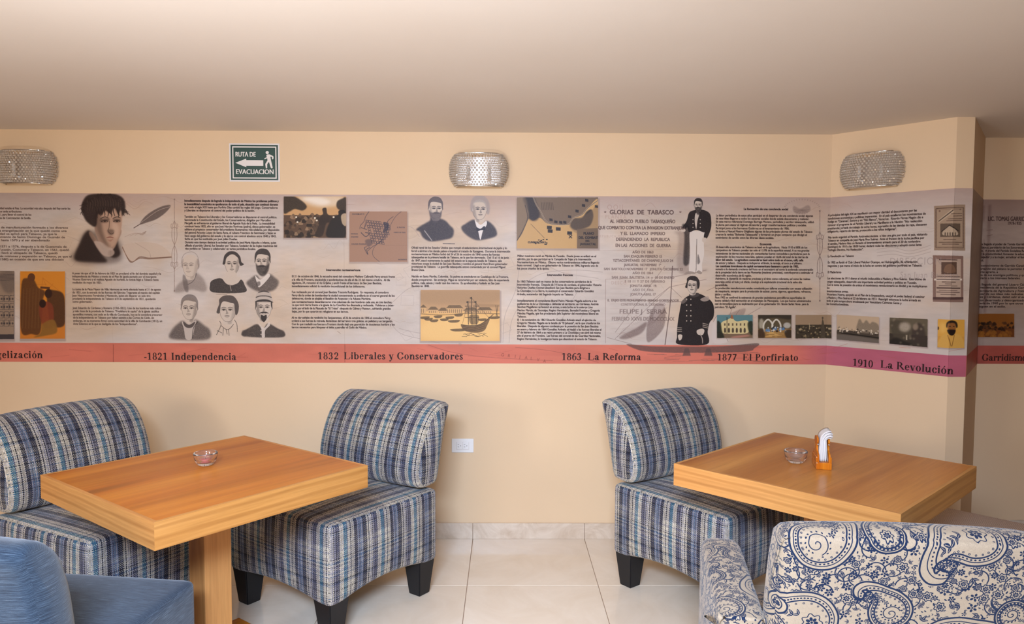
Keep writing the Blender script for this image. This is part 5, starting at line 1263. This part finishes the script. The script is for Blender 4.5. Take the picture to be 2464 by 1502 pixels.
# ---- mural sheets: thin vinyl, print coordinates run in metres along the unrolled wall
def sheet(name, segs, mat, total, parent, th=.0016):
    """segs: list of (point p, point q, s at p, s at q)"""
    bm = bmesh.new(); uvl = bm.loops.layers.uv.new('UVMap')
    for p, q, s0, s1 in segs:
        e = (q - p).normalized(); nx = Vector((e.y, -e.x)) * th
        vs = [bm.verts.new((*(p + nx), Z0)), bm.verts.new((*(q + nx), Z0)), bm.verts.new((*(q + nx), Z1)), bm.verts.new((*(p + nx), Z1))]
        bk = [bm.verts.new((*p, Z0)), bm.verts.new((*q, Z0)), bm.verts.new((*q, Z1)), bm.verts.new((*p, Z1))]
        uv = [(s0 / total, 0), (s1 / total, 0), (s1 / total, 1), (s0 / total, 1)]
        for idx in ((0, 1, 2, 3),):
            f = bm.faces.new([vs[i] for i in idx])
            for l, i in zip(f.loops, idx): l[uvl].uv = uv[i]
        for a, b in ((0, 1), (1, 2), (2, 3), (3, 0)):
            f = bm.faces.new((vs[b], vs[a], bk[a], bk[b]))
            for l, i in zip(f.loops, (b, a, a, b)): l[uvl].uv = uv[i]
    me = bpy.data.meshes.new(name); bm.to_mesh(me); bm.free()
    return link(name, me, mat, parent)


mural = thing('wall_mural', 'long printed history timeline with portraits and red title strip along the back wall', 'mural', (0, 0, 0))
TOT = MW / MS
cuts = [0] + [wall_uv(x, 850)[0] for x in (273, 830, 1385)] + [S_BACK]
for a, b in zip(cuts, cuts[1:]):
    sheet('vinyl_sheet', [(Vector((XL + a + .0002, D)), Vector((XL + b - .0002, D)), a, b)], M_MURAL, TOT, mural)
sheet('vinyl_sheet', [(ANG0, ANG1, S_BACK, S_ANG), (ANG1, FL1, S_ANG, S_FL)], M_MURAL, TOT, mural)
mr = thing('wall_mural', 'shorter mural panel headed Garridismo, its colours darkened for shade, on the wall right of the pier', 'mural', (0, 0, 0))
TOTR = cvr.w / MS
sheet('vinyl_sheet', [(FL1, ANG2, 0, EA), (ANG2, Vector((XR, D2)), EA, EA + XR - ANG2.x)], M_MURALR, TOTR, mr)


# ================================================================== tables
def make_table(loc, rz, half, top_mat, label, postn=1):
    t = thing('cafe_table', label, 'table', loc, rz, 'square wooden cafe tables')
    T0, T1 = .67, .75; n = 6; e = .012
    w = (2 * half - 2 * e) / n
    for k in range(n):
        y = -half + e + w * (k + .5)
        boxobj('top_plank', (0, y, T1 - .012), (2 * half - 2 * e, w - .0002, .024), top_mat, t)
    boxobj('core_board', (0, 0, (T0 + T1 - .024) / 2), (2 * half - 2 * e, 2 * half - 2 * e, T1 - .024 - T0), M_WX, t)
    for s in (-1, 1):       # mitred edge boards
        for ax in (0, 1):
            bm = bmesh.new(); o = half; i = half - e
            poly = [(-o, s * o), (o, s * o), (i, s * i), (-i, s * i)]
            if ax: poly = [(y, x) for x, y in poly]
            prism(bm, poly, T0, T1)
            bmobj('edge_board', bm, M_WY if ax else M_WX, t)
    boxobj('post', (0, 0, .35), (.1, .1, .64), M_WZ, t, 0, .002)
    boxobj('mounting_plate', (0, 0, .66), (.24, .24, .02), M_WX, t)
    boxobj('base_plate', (0, 0, .016), (.57, .57, .03), M_WTOP, t, 0, .002)
    return t


t1 = make_table((-1.03, 2.536, 0), .9095, .385, M_WTOP, 'square orange-brown wooden table with the darker grain band, left side of the room')
t2 = make_table((1.1609, 2.6211, 0), .7559, .385, M_WTOP2, 'square tan wooden table carrying the napkin holder, right side of the room')


# ================================================================== upholstered seats
def rounded_block(hx, hy, z0, z1, r=.03, puff=(.008, .008, .012), arch=(.0, .0), nx=22, nz=14, uvmode='stripe'):
    """soft box, finer grid near its edges, stripes laid like upholstery (u across, v along)"""
    bm = bmesh.new(); uvl = bm.loops.layers.uv.new('UVMap')
    hz = (z1 - z0) / 2; cz = (z0 + z1) / 2
    def grid(n): return [math.sin((i / n - .5) * PI) for i in range(n + 1)]
    gx, gz = grid(nx), grid(nz)
    def shape(x, y, z):
        h = (hx, hy, hz); p = [x * hx, y * hy, z * hz]; q = [max(-(h[i] - r), min(h[i] - r, p[i])) for i in range(3)]
        d = Vector([p[i] - q[i] for i in range(3)])
        if d.length > 1e-9: v = Vector(q) + d.normalized() * r
        else: v = Vector(p)
        fx, fy, fz = 1 - x * x, 1 - y * y, 1 - z * z
        v.x += puff[0] * math.copysign(1, x) * abs(x) ** 3 * fy * fz; v.y += puff[1] * math.copysign(1, y) * abs(y) ** 3 * fx * fz
        if z > 0: v.z += puff[2] * z ** 3 * fx * fy
        lift = (1 - z) / 2
        v.z += lift * (arch[1] * max(0, 1 - (x / .78) ** 2) * min(1, abs(y) ** 2 + .3) + arch[0] * max(0, 1 - (y / .78) ** 2) * min(1, abs(x) ** 2 + .3))
        v.z += cz; return v
    faces = (('x', 1), ('x', -1), ('y', 1), ('y', -1), ('z', 1), ('z', -1))
    for ax, s in faces:
        A = gx; B = gz if ax != 'z' else gx
        V = {}
        for i, a in enumerate(A):
            for j, b in enumerate(B):
                if ax == 'x': c = (s, a, b)
                elif ax == 'y': c = (a, s, b)
                else: c = (a, b, s)
                V[i, j] = (bm.verts.new(shape(*c)), c)
        for i in range(len(A) - 1):
            for j in range(len(B) - 1):
                q = [V[i, j], V[i + 1, j], V[i + 1, j + 1], V[i, j + 1]]
                if (ax == 'x' and s < 0) or (ax == 'y' and s > 0) or (ax == 'z' and s < 0): q = q[::-1]
                f = bm.faces.new([v for v, _ in q]); f.smooth = True
                for l in f.loops:
                    p = l.vert.co
                    if ax == 'x': l[uvl].uv = (p.y + .07, p.z)
                    elif ax == 'y': l[uvl].uv = (p.x, p.z)
                    else: l[uvl].uv = (p.x, p.y)
    bmesh.ops.remove_doubles(bm, verts=bm.verts, dist=1e-5)
    return bm


def back_cushion(prof, hw, r=.03, ns=16, puff=.012, soft=6):
    """prof: closed (y, z) outline; swept across the width with rounded, slightly puffed ends"""
    P = smooth_pts(prof, True, soft); cen = P.mean(0)
    bm = bmesh.new(); uvl = bm.loops.layers.uv.new('UVMap')
    L = np.concatenate([[0], np.cumsum(np.hypot(*np.diff(P, axis=0).T))])
    xs = [math.sin((i / ns - .5) * PI) for i in range(ns + 1)]
    rings = []
    d = np.roll(P, -1, 0) - np.roll(P, 1, 0); nn = np.stack([d[:, 1], -d[:, 0]], 1); nn /= np.hypot(nn[:, 0], nn[:, 1])[:, None]
    area = np.sum(P[:, 0] * np.roll(P[:, 1], -1) - np.roll(P[:, 0], -1) * P[:, 1])
    if area < 0: nn = -nn
    for x in xs:
        X = x * hw; e = max(0, abs(X) - (hw - r)) / r; ins = r * (1 - math.sqrt(max(0, 1 - e * e))) * .8
        bulge = puff * (1 - x * x)
        Q = P - nn * ins + nn * bulge
        rings.append([bm.verts.new((X, q[0], q[1])) for q in Q])
    n = len(P)
    for a, b in zip(range(ns), range(1, ns + 1)):
        for k in range(n):
            k2 = (k + 1) % n
            f = bm.faces.new((rings[a][k], rings[b][k], rings[b][k2], rings[a][k2])); f.smooth = True
            v0, v1 = L[k], L[k] + math.hypot(*(P[k2] - P[k]))
            for l, vv in zip(f.loops, (v0, v0, v1, v1)): l[uvl].uv = (l.vert.co.x, -vv)
    for s, ring in ((-1, rings[0]), (1, rings[-1])):
        prev = ring
        for t, px in ((.8, .006), (.5, .011), (.2, .013)):
            cur = [bm.verts.new((s * (hw + px), cen[0] + (v.co.y - cen[0]) * t, cen[1] + (v.co.z - cen[1]) * t)) for v in ring]
            for k in range(n):
                k2 = (k + 1) % n
                f = bm.faces.new((prev[k], prev[k2], cur[k2], cur[k])); f.smooth = True
                for l in f.loops: l[uvl].uv = (l.vert.co.y + .03, l.vert.co.z)
            prev = cur
        f = bm.faces.new(prev); f.smooth = True
        for l in f.loops: l[uvl].uv = (l.vert.co.y + .03, l.vert.co.z)
    bmesh.ops.recalc_face_normals(bm, faces=bm.faces)
    return bm


def bm_to(name, bm, mat, parent):
    me = bpy.data.meshes.new(name); bmesh.ops.recalc_face_normals(bm, faces=bm.faces); bm.to_mesh(me); bm.free(); return link(name, me, mat, parent)


def tapered_leg(parent, cx, cy, ztop, sx, sy, w0=.105, w1=.066, mat=None):
    bm = bmesh.new()
    ring = []
    for z, w, k in ((ztop, w0, 1), (0, w1, 0)):
        ox = cx - sx * w0 / 2 * 0; ring.append([bm.verts.new((cx + a * w / 2, cy + b * w / 2, z)) for a, b in ((-1, -1), (1, -1), (1, 1), (-1, 1))])
    for i in range(4): bm.faces.new((ring[1][i], ring[1][(i + 1) % 4], ring[0][(i + 1) % 4], ring[0][i]))
    bm.faces.new(ring[0]); bm.faces.new(ring[1][::-1])
    bmesh.ops.bevel(bm, geom=[e for e in bm.edges], offset=.004, segments=2, affect='EDGES')
    return bmobj('leg', bm, mat or M_LEG, parent)


W2, D2H, ZT, ZB = .3275, .309, .474, .150
BACKPROF = [(-.318, .512), (-.345, .62), (-.372, .74), (-.398, .825), (-.392, .846), (-.365, .852), (-.325, .842), (-.272, .805), (-.224, .735), (-.192, .65), (-.178, .57), (-.19, .513), (-.225, .492), (-.275, .493)]


def slipper_chair(label, mat, loc, rz, group=None, wscale=1.0, leg_in=.055, backprof=BACKPROF, front=.0):
    t = thing('slipper_chair', label, 'chair', loc, rz, group)
    w = W2 * wscale
    bm = rounded_block(w, D2H + front / 2, ZB, ZT, .022, (.010, .010, .016), (.03, .022))
    if front: bmesh.ops.translate(bm, verts=bm.verts, vec=(0, front / 2, 0))
    bm_to('seat', bm, mat, t)
    bm_to('backrest', back_cushion(backprof, w - .004, .02, 18), mat, t)
    for s in (-1, 1): boxobj('back_bracket', (s * w * .62, -.262, .485), (.05, .035, .06), M_LEG, t)
    for sx in (-1, 1):
        for sy in (-1, 1):
            y = sy * (D2H - .058) + (front if sy > 0 else 0)
            if leg_in > .1 and sy > 0: y = D2H - leg_in
            tapered_leg(t, sx * (w - .058), y, ZB + .035, sx, sy)
    return t


def face_rz(a): return a - PI / 2


ch2 = slipper_chair('striped blue and cream slipper chair right of the left table, beside the wall outlet', M_STRIPE, (-.747, 3.197, 0), face_rz(-2.207), 'striped slipper chairs')
ch3 = copy_tree(ch2); ch3.location = (.95, 3.293, 0); ch3.rotation_euler = (0, 0, face_rz(-.911))
ch3['label'] = 'striped blue and cream slipper chair left of the right-hand table, turned to the right'
ch1 = copy_tree(ch2); ch1.location = (-1.605, 3.0, 0); ch1.rotation_euler = (0, 0, face_rz(-.493)); ch1.scale = (.95, 1, 1)
ch1['label'] = 'striped blue and cream slipper chair in the far left, half behind the left table'
BLUEPROF = [(-.318, .512), (-.345, .62), (-.368, .74), (-.385, .795), (-.378, .822), (-.348, .832), (-.305, .818), (-.262, .775), (-.232, .70), (-.216, .62), (-.208, .55), (-.215, .512), (-.235, .495), (-.275, .493)]
chb = slipper_chair('plain denim-blue slipper chair in the near left corner, seen from behind', M_DENIM, (-1.3322, 2.0085, 0), face_rz(1.4447), None, 1.0, .14, BLUEPROF)


# ---- paisley armchair
def paisley_chair(loc, rz):
    t = thing('armchair', 'cream armchair with navy paisley print in the near right corner, seen from behind', 'armchair', loc, rz)
    hw = .405
    bm = rounded_block(hw - .115, .27, .16, .44, .03, (.0, .008, .02)); bm_to('seat', bm, M_PAISLEY, t)
    prof = [(-.26, .17), (-.29, .4), (-.335, .62), (-.372, .81), (-.365, .842), (-.335, .852), (-.285, .845), (-.245, .81), (-.21, .68), (-.18, .5), (-.15, .4), (-.15, .17)]
    bm_to('backrest', back_cushion(prof, hw - .118, .03, 18, .008), M_PAISLEY, t)
    for s in (-1, 1):
        # armrest: flat-topped, front corner rounded over, slightly toed in
        ap = [(-.29, .17), (-.30, .4), (-.30, .585), (-.285, .612), (-.1, .618), (.12, .62), (.225, .612), (.262, .575), (.27, .4), (.27, .17)]
        b = back_cushion(ap, .0575, .03, 8, .004)
        bmesh.ops.rotate(b, verts=b.verts, cent=(0, -.28, 0), matrix=Matrix.Rotation(s * R(4.5), 3, 'Z'))
        bmesh.ops.translate(b, verts=b.verts, vec=(s * (hw - .05), 0, 0))
        bm_to('armrest', b, M_PAISLEY, t)
        for sy in (-.22, .2): tapered_leg(t, s * (hw - .1), sy, .18, s, 1, .07, .045)
    return t


paisley_chair((.965, 1.99, 0), R(-6))

# ---- beige bench
bt = thing('bench_seat', 'backless beige ribbed-fabric bench tucked behind the right-hand table near the pier', 'bench', (0, 0, 0), 0)
u = Vector((math.cos(.7559), math.sin(.7559))); vv = Vector((u.y, -u.x))
cb = Vector((1.1609, 2.6211)) + u * .604 + vv * .42
bt.location = (cb.x, cb.y, 0); bt.rotation_euler = (0, 0, math.atan2(vv.y, vv.x))
bm = rounded_block(.52, .24, .14, .45, .02, (.004, .004, .008)); bm_to('cushion', bm, M_BEIGE, bt)
for sx in (-1, 1):
    for sy in (-1, 1): tapered_leg(bt, sx * .46, sy * .18, .16, sx, sy, .07, .05)


# ================================================================== things on the tables
M_GLASS = pmat('clear_glass', (1, 1, 1), .02, Transmission_Weight=.97, IOR=1.45)


def glass_bowl(label, loc):
    bm = bmesh.new()
    prof = [(0, 0), (.020, 0), (.0245, .002), (.031, .009), (.0365, .019), (.0395, .030), (.0405, .039), (.0412, .0415), (.0408, .0445), (.0385, .0460), (.0350, .0455), (.0328, .0430), (.0318, .038), (.0298, .030), (.0262, .0225), (.0235, .0205), (.0225, .0165), (.020, .0125), (0, .0115)]
    lathe(bm, prof, 48); o = bmobj('glass_candle_bowl', bm, M_GLASS, None, True); o.location = loc
    return tag(o, label, 'bowl', 'glass candle bowls')


g1 = glass_bowl('small thick glass bowl with a reddish candle end, on the left table', (-1.066, 2.60, .7502))
g2 = glass_bowl('small empty thick glass bowl beside the napkin holder on the right-hand table', (1.067, 2.652, .7502))
bm = bmesh.new(); lathe(bm, [(0, 0), (.0165, 0), (.0185, .003), (.018, .0085), (.014, .0095), (0, .0085)], 32)
cn = bmobj('candle_stub', bm, pmat('red_wax', srgb(190, 92, 84), .4, Subsurface_Weight=.3), None, True); cn.location = (-1.066, 2.60, .7502 + .0128)
tag(cn, 'low reddish tealight stub inside the glass bowl on the left table', 'candle')
bm = bmesh.new(); bmesh.ops.create_cone(bm, cap_ends=True, segments=8, radius1=.0009, radius2=.0007, depth=.007)
wk = bmobj('wick', bm, M_LEG, cn); wk.location = (0, 0, .0115)

# napkin holder
M_VARN = wood_mat('glossy_amber_wood', srgb(206, 122, 30), srgb(184, 96, 20), srgb(120, 56, 14), 2, .12, 1, 3)
nh = thing('napkin_holder', 'small glossy amber wooden napkin holder on the right-hand table', 'napkin holder', (1.14, 2.60, .7502), R(-14))
boxobj('base', (0, 0, .0125), (.052, .10, .025), M_VARN, nh, 0, .003)
for s in (-1, 1):
    bm = bmesh.new()
    prof = [(-.046, 0), (-.046, .02), (-.04, .03), (-.022, .038), (-.016, .055), (-.026, .068), (-.022, .082), (0, .088), (.022, .082), (.026, .068), (.016, .055), (.022, .038), (.04, .03), (.046, .02), (.046, 0)]
    P = smooth_pts(prof, False, 4)
    a = [bm.verts.new((s * .0185 + .003, y, .024 + z)) for y, z in P]; b = [bm.verts.new((s * .0185 - .003, y, .024 + z)) for y, z in P]
    for i in range(len(P)): j = (i + 1) % len(P); bm.faces.new((a[i], a[j], b[j], b[i]))
    bm.faces.new(a); bm.faces.new(b[::-1]); bmobj('side_panel', bm, M_VARN, nh)
    boxobj('cheek', (s * .0225, 0, .034), (.007, .09, .02), M_VARN, nh, 0, .002)
    for z in (.06, .085): bm = bmesh.new(); bmesh.ops.create_uvsphere(bm, u_segments=10, v_segments=6, radius=.003); q = bmobj('screw', bm, M_CHROME, nh, True); q.location = (s * .0185, -.028 if z > .07 else -.02, z)
M_PAPER = pmat('white_paper_napkin', srgb(218, 211, 205), .9)
for k in range(11):
    bm = bmesh.new(); x0 = -.0125 + k * .0021; pts = []
    lean = .0005 * k; H = .074 + .012 * math.sin(k * 1.7) * .2
    for i in range(15):
        t = i / 14
        if t < .58: x = x0 * (1.25 - .7 * t) + .0035 * (1 - t) * math.sin(k * 2.1); z = t / .58 * H
        else:
            r = .012 + (10 - k) * .0022; a = (t - .58) / .42 * (1.5 + .07 * k)
            x = x0 * .85 + r - r * math.cos(a) + .004 * (t - .58); z = H + r * math.sin(a)
        pts.append((x, z))
    wd = .036 + .002 * math.sin(k * 3); rows = []
    for x, z in pts: rows.append([bm.verts.new((x, -wd + j * wd * 2 / 4 + .001 * math.sin(j * 2 + k), z)) for j in range(5)])
    for i in range(14):
        for j in range(4): bm.faces.new((rows[i][j], rows[i][j + 1], rows[i + 1][j + 1], rows[i + 1][j]))
    o = bmobj('paper_napkin', bm, M_PAPER, None, True)
    md = o.modifiers.new('thick', 'SOLIDIFY'); md.thickness = .0009; md.offset = 0
    o.location = (1.14, 2.60, .7502 + .0262); o.rotation_euler = (0, 0, R(-14))
    tag(o, 'folded white paper napkin curling over to the right in the amber wooden holder', 'napkin', 'paper napkins in the wooden holder')


# ================================================================== on the walls
# crystal wall lights
M_CRYS = pmat('crystal_beads', (.93, .84, .72), .02, Transmission_Weight=.72, IOR=1.6)
M_CRYS.node_tree.nodes['Principled BSDF'].inputs['Coat Weight'].default_value = 1.0
M_MIRROR = pmat('brushed_steel_plate', (.66, .58, .5), .35, Metallic=.7)


def crystal_lamp(label, loc, rz, group='crystal wall lights'):
    t = thing('wall_lamp', label, 'lamp', loc, rz, group)
    A, B, H = .152, .088, .083
    def surf(u, v):      # u -1..1 across, v -1..1 up; local y negative is into the room
        k = 1 - .20 * abs(v) ** 2.6; a = u * PI / 2
        ca, sa = math.cos(a), math.sin(a)
        x = A * k * math.copysign(abs(sa) ** .86, sa); y = -B * (1 - .1 * v * v) * abs(ca) ** .62 - .006
        return Vector((x, y, H * v))
    bm = bmesh.new(); rg = random.Random(5)
    rows = 14; cols = 33
    for i in range(rows):
        v = -1 + 2 * (i + .5) / rows
        for j in range(cols):
            uu = -1 + 2 * (j + (.5 if i % 2 else .0)) / (cols - .5)
            c = surf(max(-1, min(1, uu)), v); r = .0066 * rg.uniform(.85, 1.08)
            bmesh.ops.create_icosphere(bm, subdivisions=1, radius=r, matrix=Matrix.Translation(c) @ Matrix.Rotation(rg.random() * 3, 4, 'X') @ Matrix.Rotation(rg.random() * 3, 4, 'Y'))
    o = bmobj('crystal_beads', bm, M_CRYS, t); o['kind'] = 'stuff'; o['label'] = 'rows of faceted clear crystal beads'
    for vz in (-1.02, 1.02):
        bm = bmesh.new(); top = []; bot = []
        for j in range(41):
            c = surf(-1 + 2 * j / 40, max(-1, min(1, vz))); top.append((c.x, c.y, vz * H + .003)); bot.append((c.x, c.y, vz * H - .003))
        ou = [bm.verts.new(p) for p in top]; ol = [bm.verts.new(p) for p in bot]
        iu = [bm.verts.new((x * .955, y * .93, z)) for x, y, z in top]; il = [bm.verts.new((x * .955, y * .93, z)) for x, y, z in bot]
        for j in range(40):
            bm.faces.new((ol[j], ol[j + 1], ou[j + 1], ou[j])); bm.faces.new((iu[j], iu[j + 1], il[j + 1], il[j])); bm.faces.new((ou[j], ou[j + 1], iu[j + 1], iu[j])); bm.faces.new((il[j], il[j + 1], ol[j + 1], ol[j]))
        for e in (0, 40): bm.faces.new((ol[e], ou[e], iu[e], il[e]))
        bmobj('chrome_rim', bm, M_CHROME, t, True)
    bm = bmesh.new(); add_box(bm, (0, -.004, 0), (.235, .008, .15), 0, .003); bmobj('back_plate', bm, M_MIRROR, t)
    for s in (-1, 1):
        bm = bmesh.new(); lathe(bm, [(0, -.02), (.009, -.02), (.009, .004), (.0075, .008), (0, .008)], 16); q = bmobj('lamp_socket', bm, M_WHITE, t, True); q.location = (s * .055, -.04, -.03)
        bm = bmesh.new(); lathe(bm, [(0, 0), (.0065, 0), (.0085, .01), (.0085, .04), (.005, .05), (0, .053)], 16); q = bmobj('bulb', bm, pmat('frosted_bulb', (.9, .88, .84), .3), t, True); q.location = (s * .055, -.04, -.022)
        boxobj('socket_arm', (s * .055, -.022, -.046), (.008, .034, .006), M_CHROME, t)
    return t


l1 = crystal_lamp('crystal-bead wall light over the centre of the mural, brightly glinting', (-.142, D, 1.974), 0)
l2 = copy_tree(l1); l2.location = (-2.503, D, 1.976); l2['label'] = 'crystal-bead wall light at the far left edge, above the mural'
ea = (ANG1 - ANG0).normalized()
_s, _z = wall_uv(2102, 412); pc = ANG0 + ea * (_s - S_BACK)
l3 = copy_tree(l1); l3.location = (pc.x, pc.y, _z); l3.rotation_euler = (0, 0, math.atan2(ea.y, ea.x)); l3['label'] = 'crystal-bead wall light on the slanted face of the pier'

# evacuation sign
SG = Canvas(1056, 800, (222, 212, 204))
GR = (10, 58, 48); WH = (226, 216, 206)
SG.rect(28, 28, 1028, 772, GR); SG.rect(62, 62, 994, 738, WH); SG.rect(86, 86, 970, 714, GR)


def sgtext(x0, x1, yb, em, t):
    sx = (x1 - x0) / text_w(t, em); put_text(SG, x0, yb, t, em, sx, WH, 1, bold=.55)


sgtext(120, 552, 274, 142, 'RUTA DE'); sgtext(124, 932, 640, 142, 'EVACUACION')
SG.poly([(124, 408), (354, 318), (354, 350), (714, 350), (714, 468), (354, 468), (354, 500)], WH, 1, 0, 0, False)
SG.ell(801, 188, 34, 34, WH)
SG.poly([(782, 240), (812, 226), (850, 226), (925, 262), (930, 270), (932, 310), (918, 330), (904, 328), (900, 318), (904, 284), (872, 270), (866, 290), (882, 370), (912, 505), (900, 520), (878, 518), (868, 500), (836, 390), (824, 392), (796, 436), (796, 510), (786, 522), (768, 518), (764, 500), (756, 430), (804, 352), (798, 306), (746, 330), (736, 318), (744, 306), (792, 286), (782, 262)], WH, 1, 0, 0, False)
sg = thing('evacuation_sign', 'green and white sign reading RUTA DE EVACUACION with a left arrow, above the mural', 'sign', (-1.3215, D, 2.0125))
ms = pmat('sign_print', (1, 1, 1), .4); _n = N(ms); _t = _n.n('ShaderNodeTexImage'); _t.image = SG.image('sign_print'); _n.l(_t.outputs['Color'], _n.b.inputs['Base Color'])
boxobj('sign_board', (0, -.0016, 0), (.264, .003, .2), M_WHITE, sg, 0, .0008)
bm = bmesh.new(); uvl = bm.loops.layers.uv.new('UVMap'); cs = ((-.131, -.099), (.131, -.099), (.131, .099), (-.131, .099))
f = bm.faces.new([bm.verts.new((x, -.0034, z)) for x, z in cs])
for l, q in zip(f.loops, ((0, 0), (1, 0), (1, 1), (0, 1))): l[uvl].uv = q
me = bpy.data.meshes.new('printed_face'); bm.to_mesh(me); bm.free(); link('printed_face', me, ms, sg)

# power outlet
ot = thing('wall_outlet', 'white double power outlet low on the wall between the two middle chairs', 'outlet', (-.2255, D, .509))
bm = bmesh.new(); add_box(bm, (0, -.003, 0), (.118, .006, .076), 0, .0025, 3); bmobj('cover_plate', bm, M_WHITE, ot)
boxobj('socket_frame', (0, -.0065, 0), (.07, .0025, .044), pmat('white_plastic_frame', srgb(226, 218, 208), .4), ot, 0, .001)
for s in (-1, 1):
    q = boxobj('receptacle', (s * .0165, -.0082, 0), (.029, .0025, .036), M_WHITE, ot, 0, .0008)
    for z in (-.006, .006): boxobj('slot', (s * .0165 - .006, -.0096, z), (.0075, .0006, .0018), M_DARKSLOT, q)
    boxobj('ground_hole', (s * .0165 + .006, -.0096, 0), (.0035, .0006, .0035), M_DARKSLOT, q)
for s in (-1, 1):
    bm = bmesh.new(); bmesh.ops.create_cone(bm, cap_ends=True, segments=12, radius1=.0022, radius2=.0022, depth=.001, matrix=Matrix.Translation((s * .046, -.0064, 0)) @ Matrix.Rotation(PI / 2, 4, 'X')); bmobj('screw', bm, M_WHITE, ot)
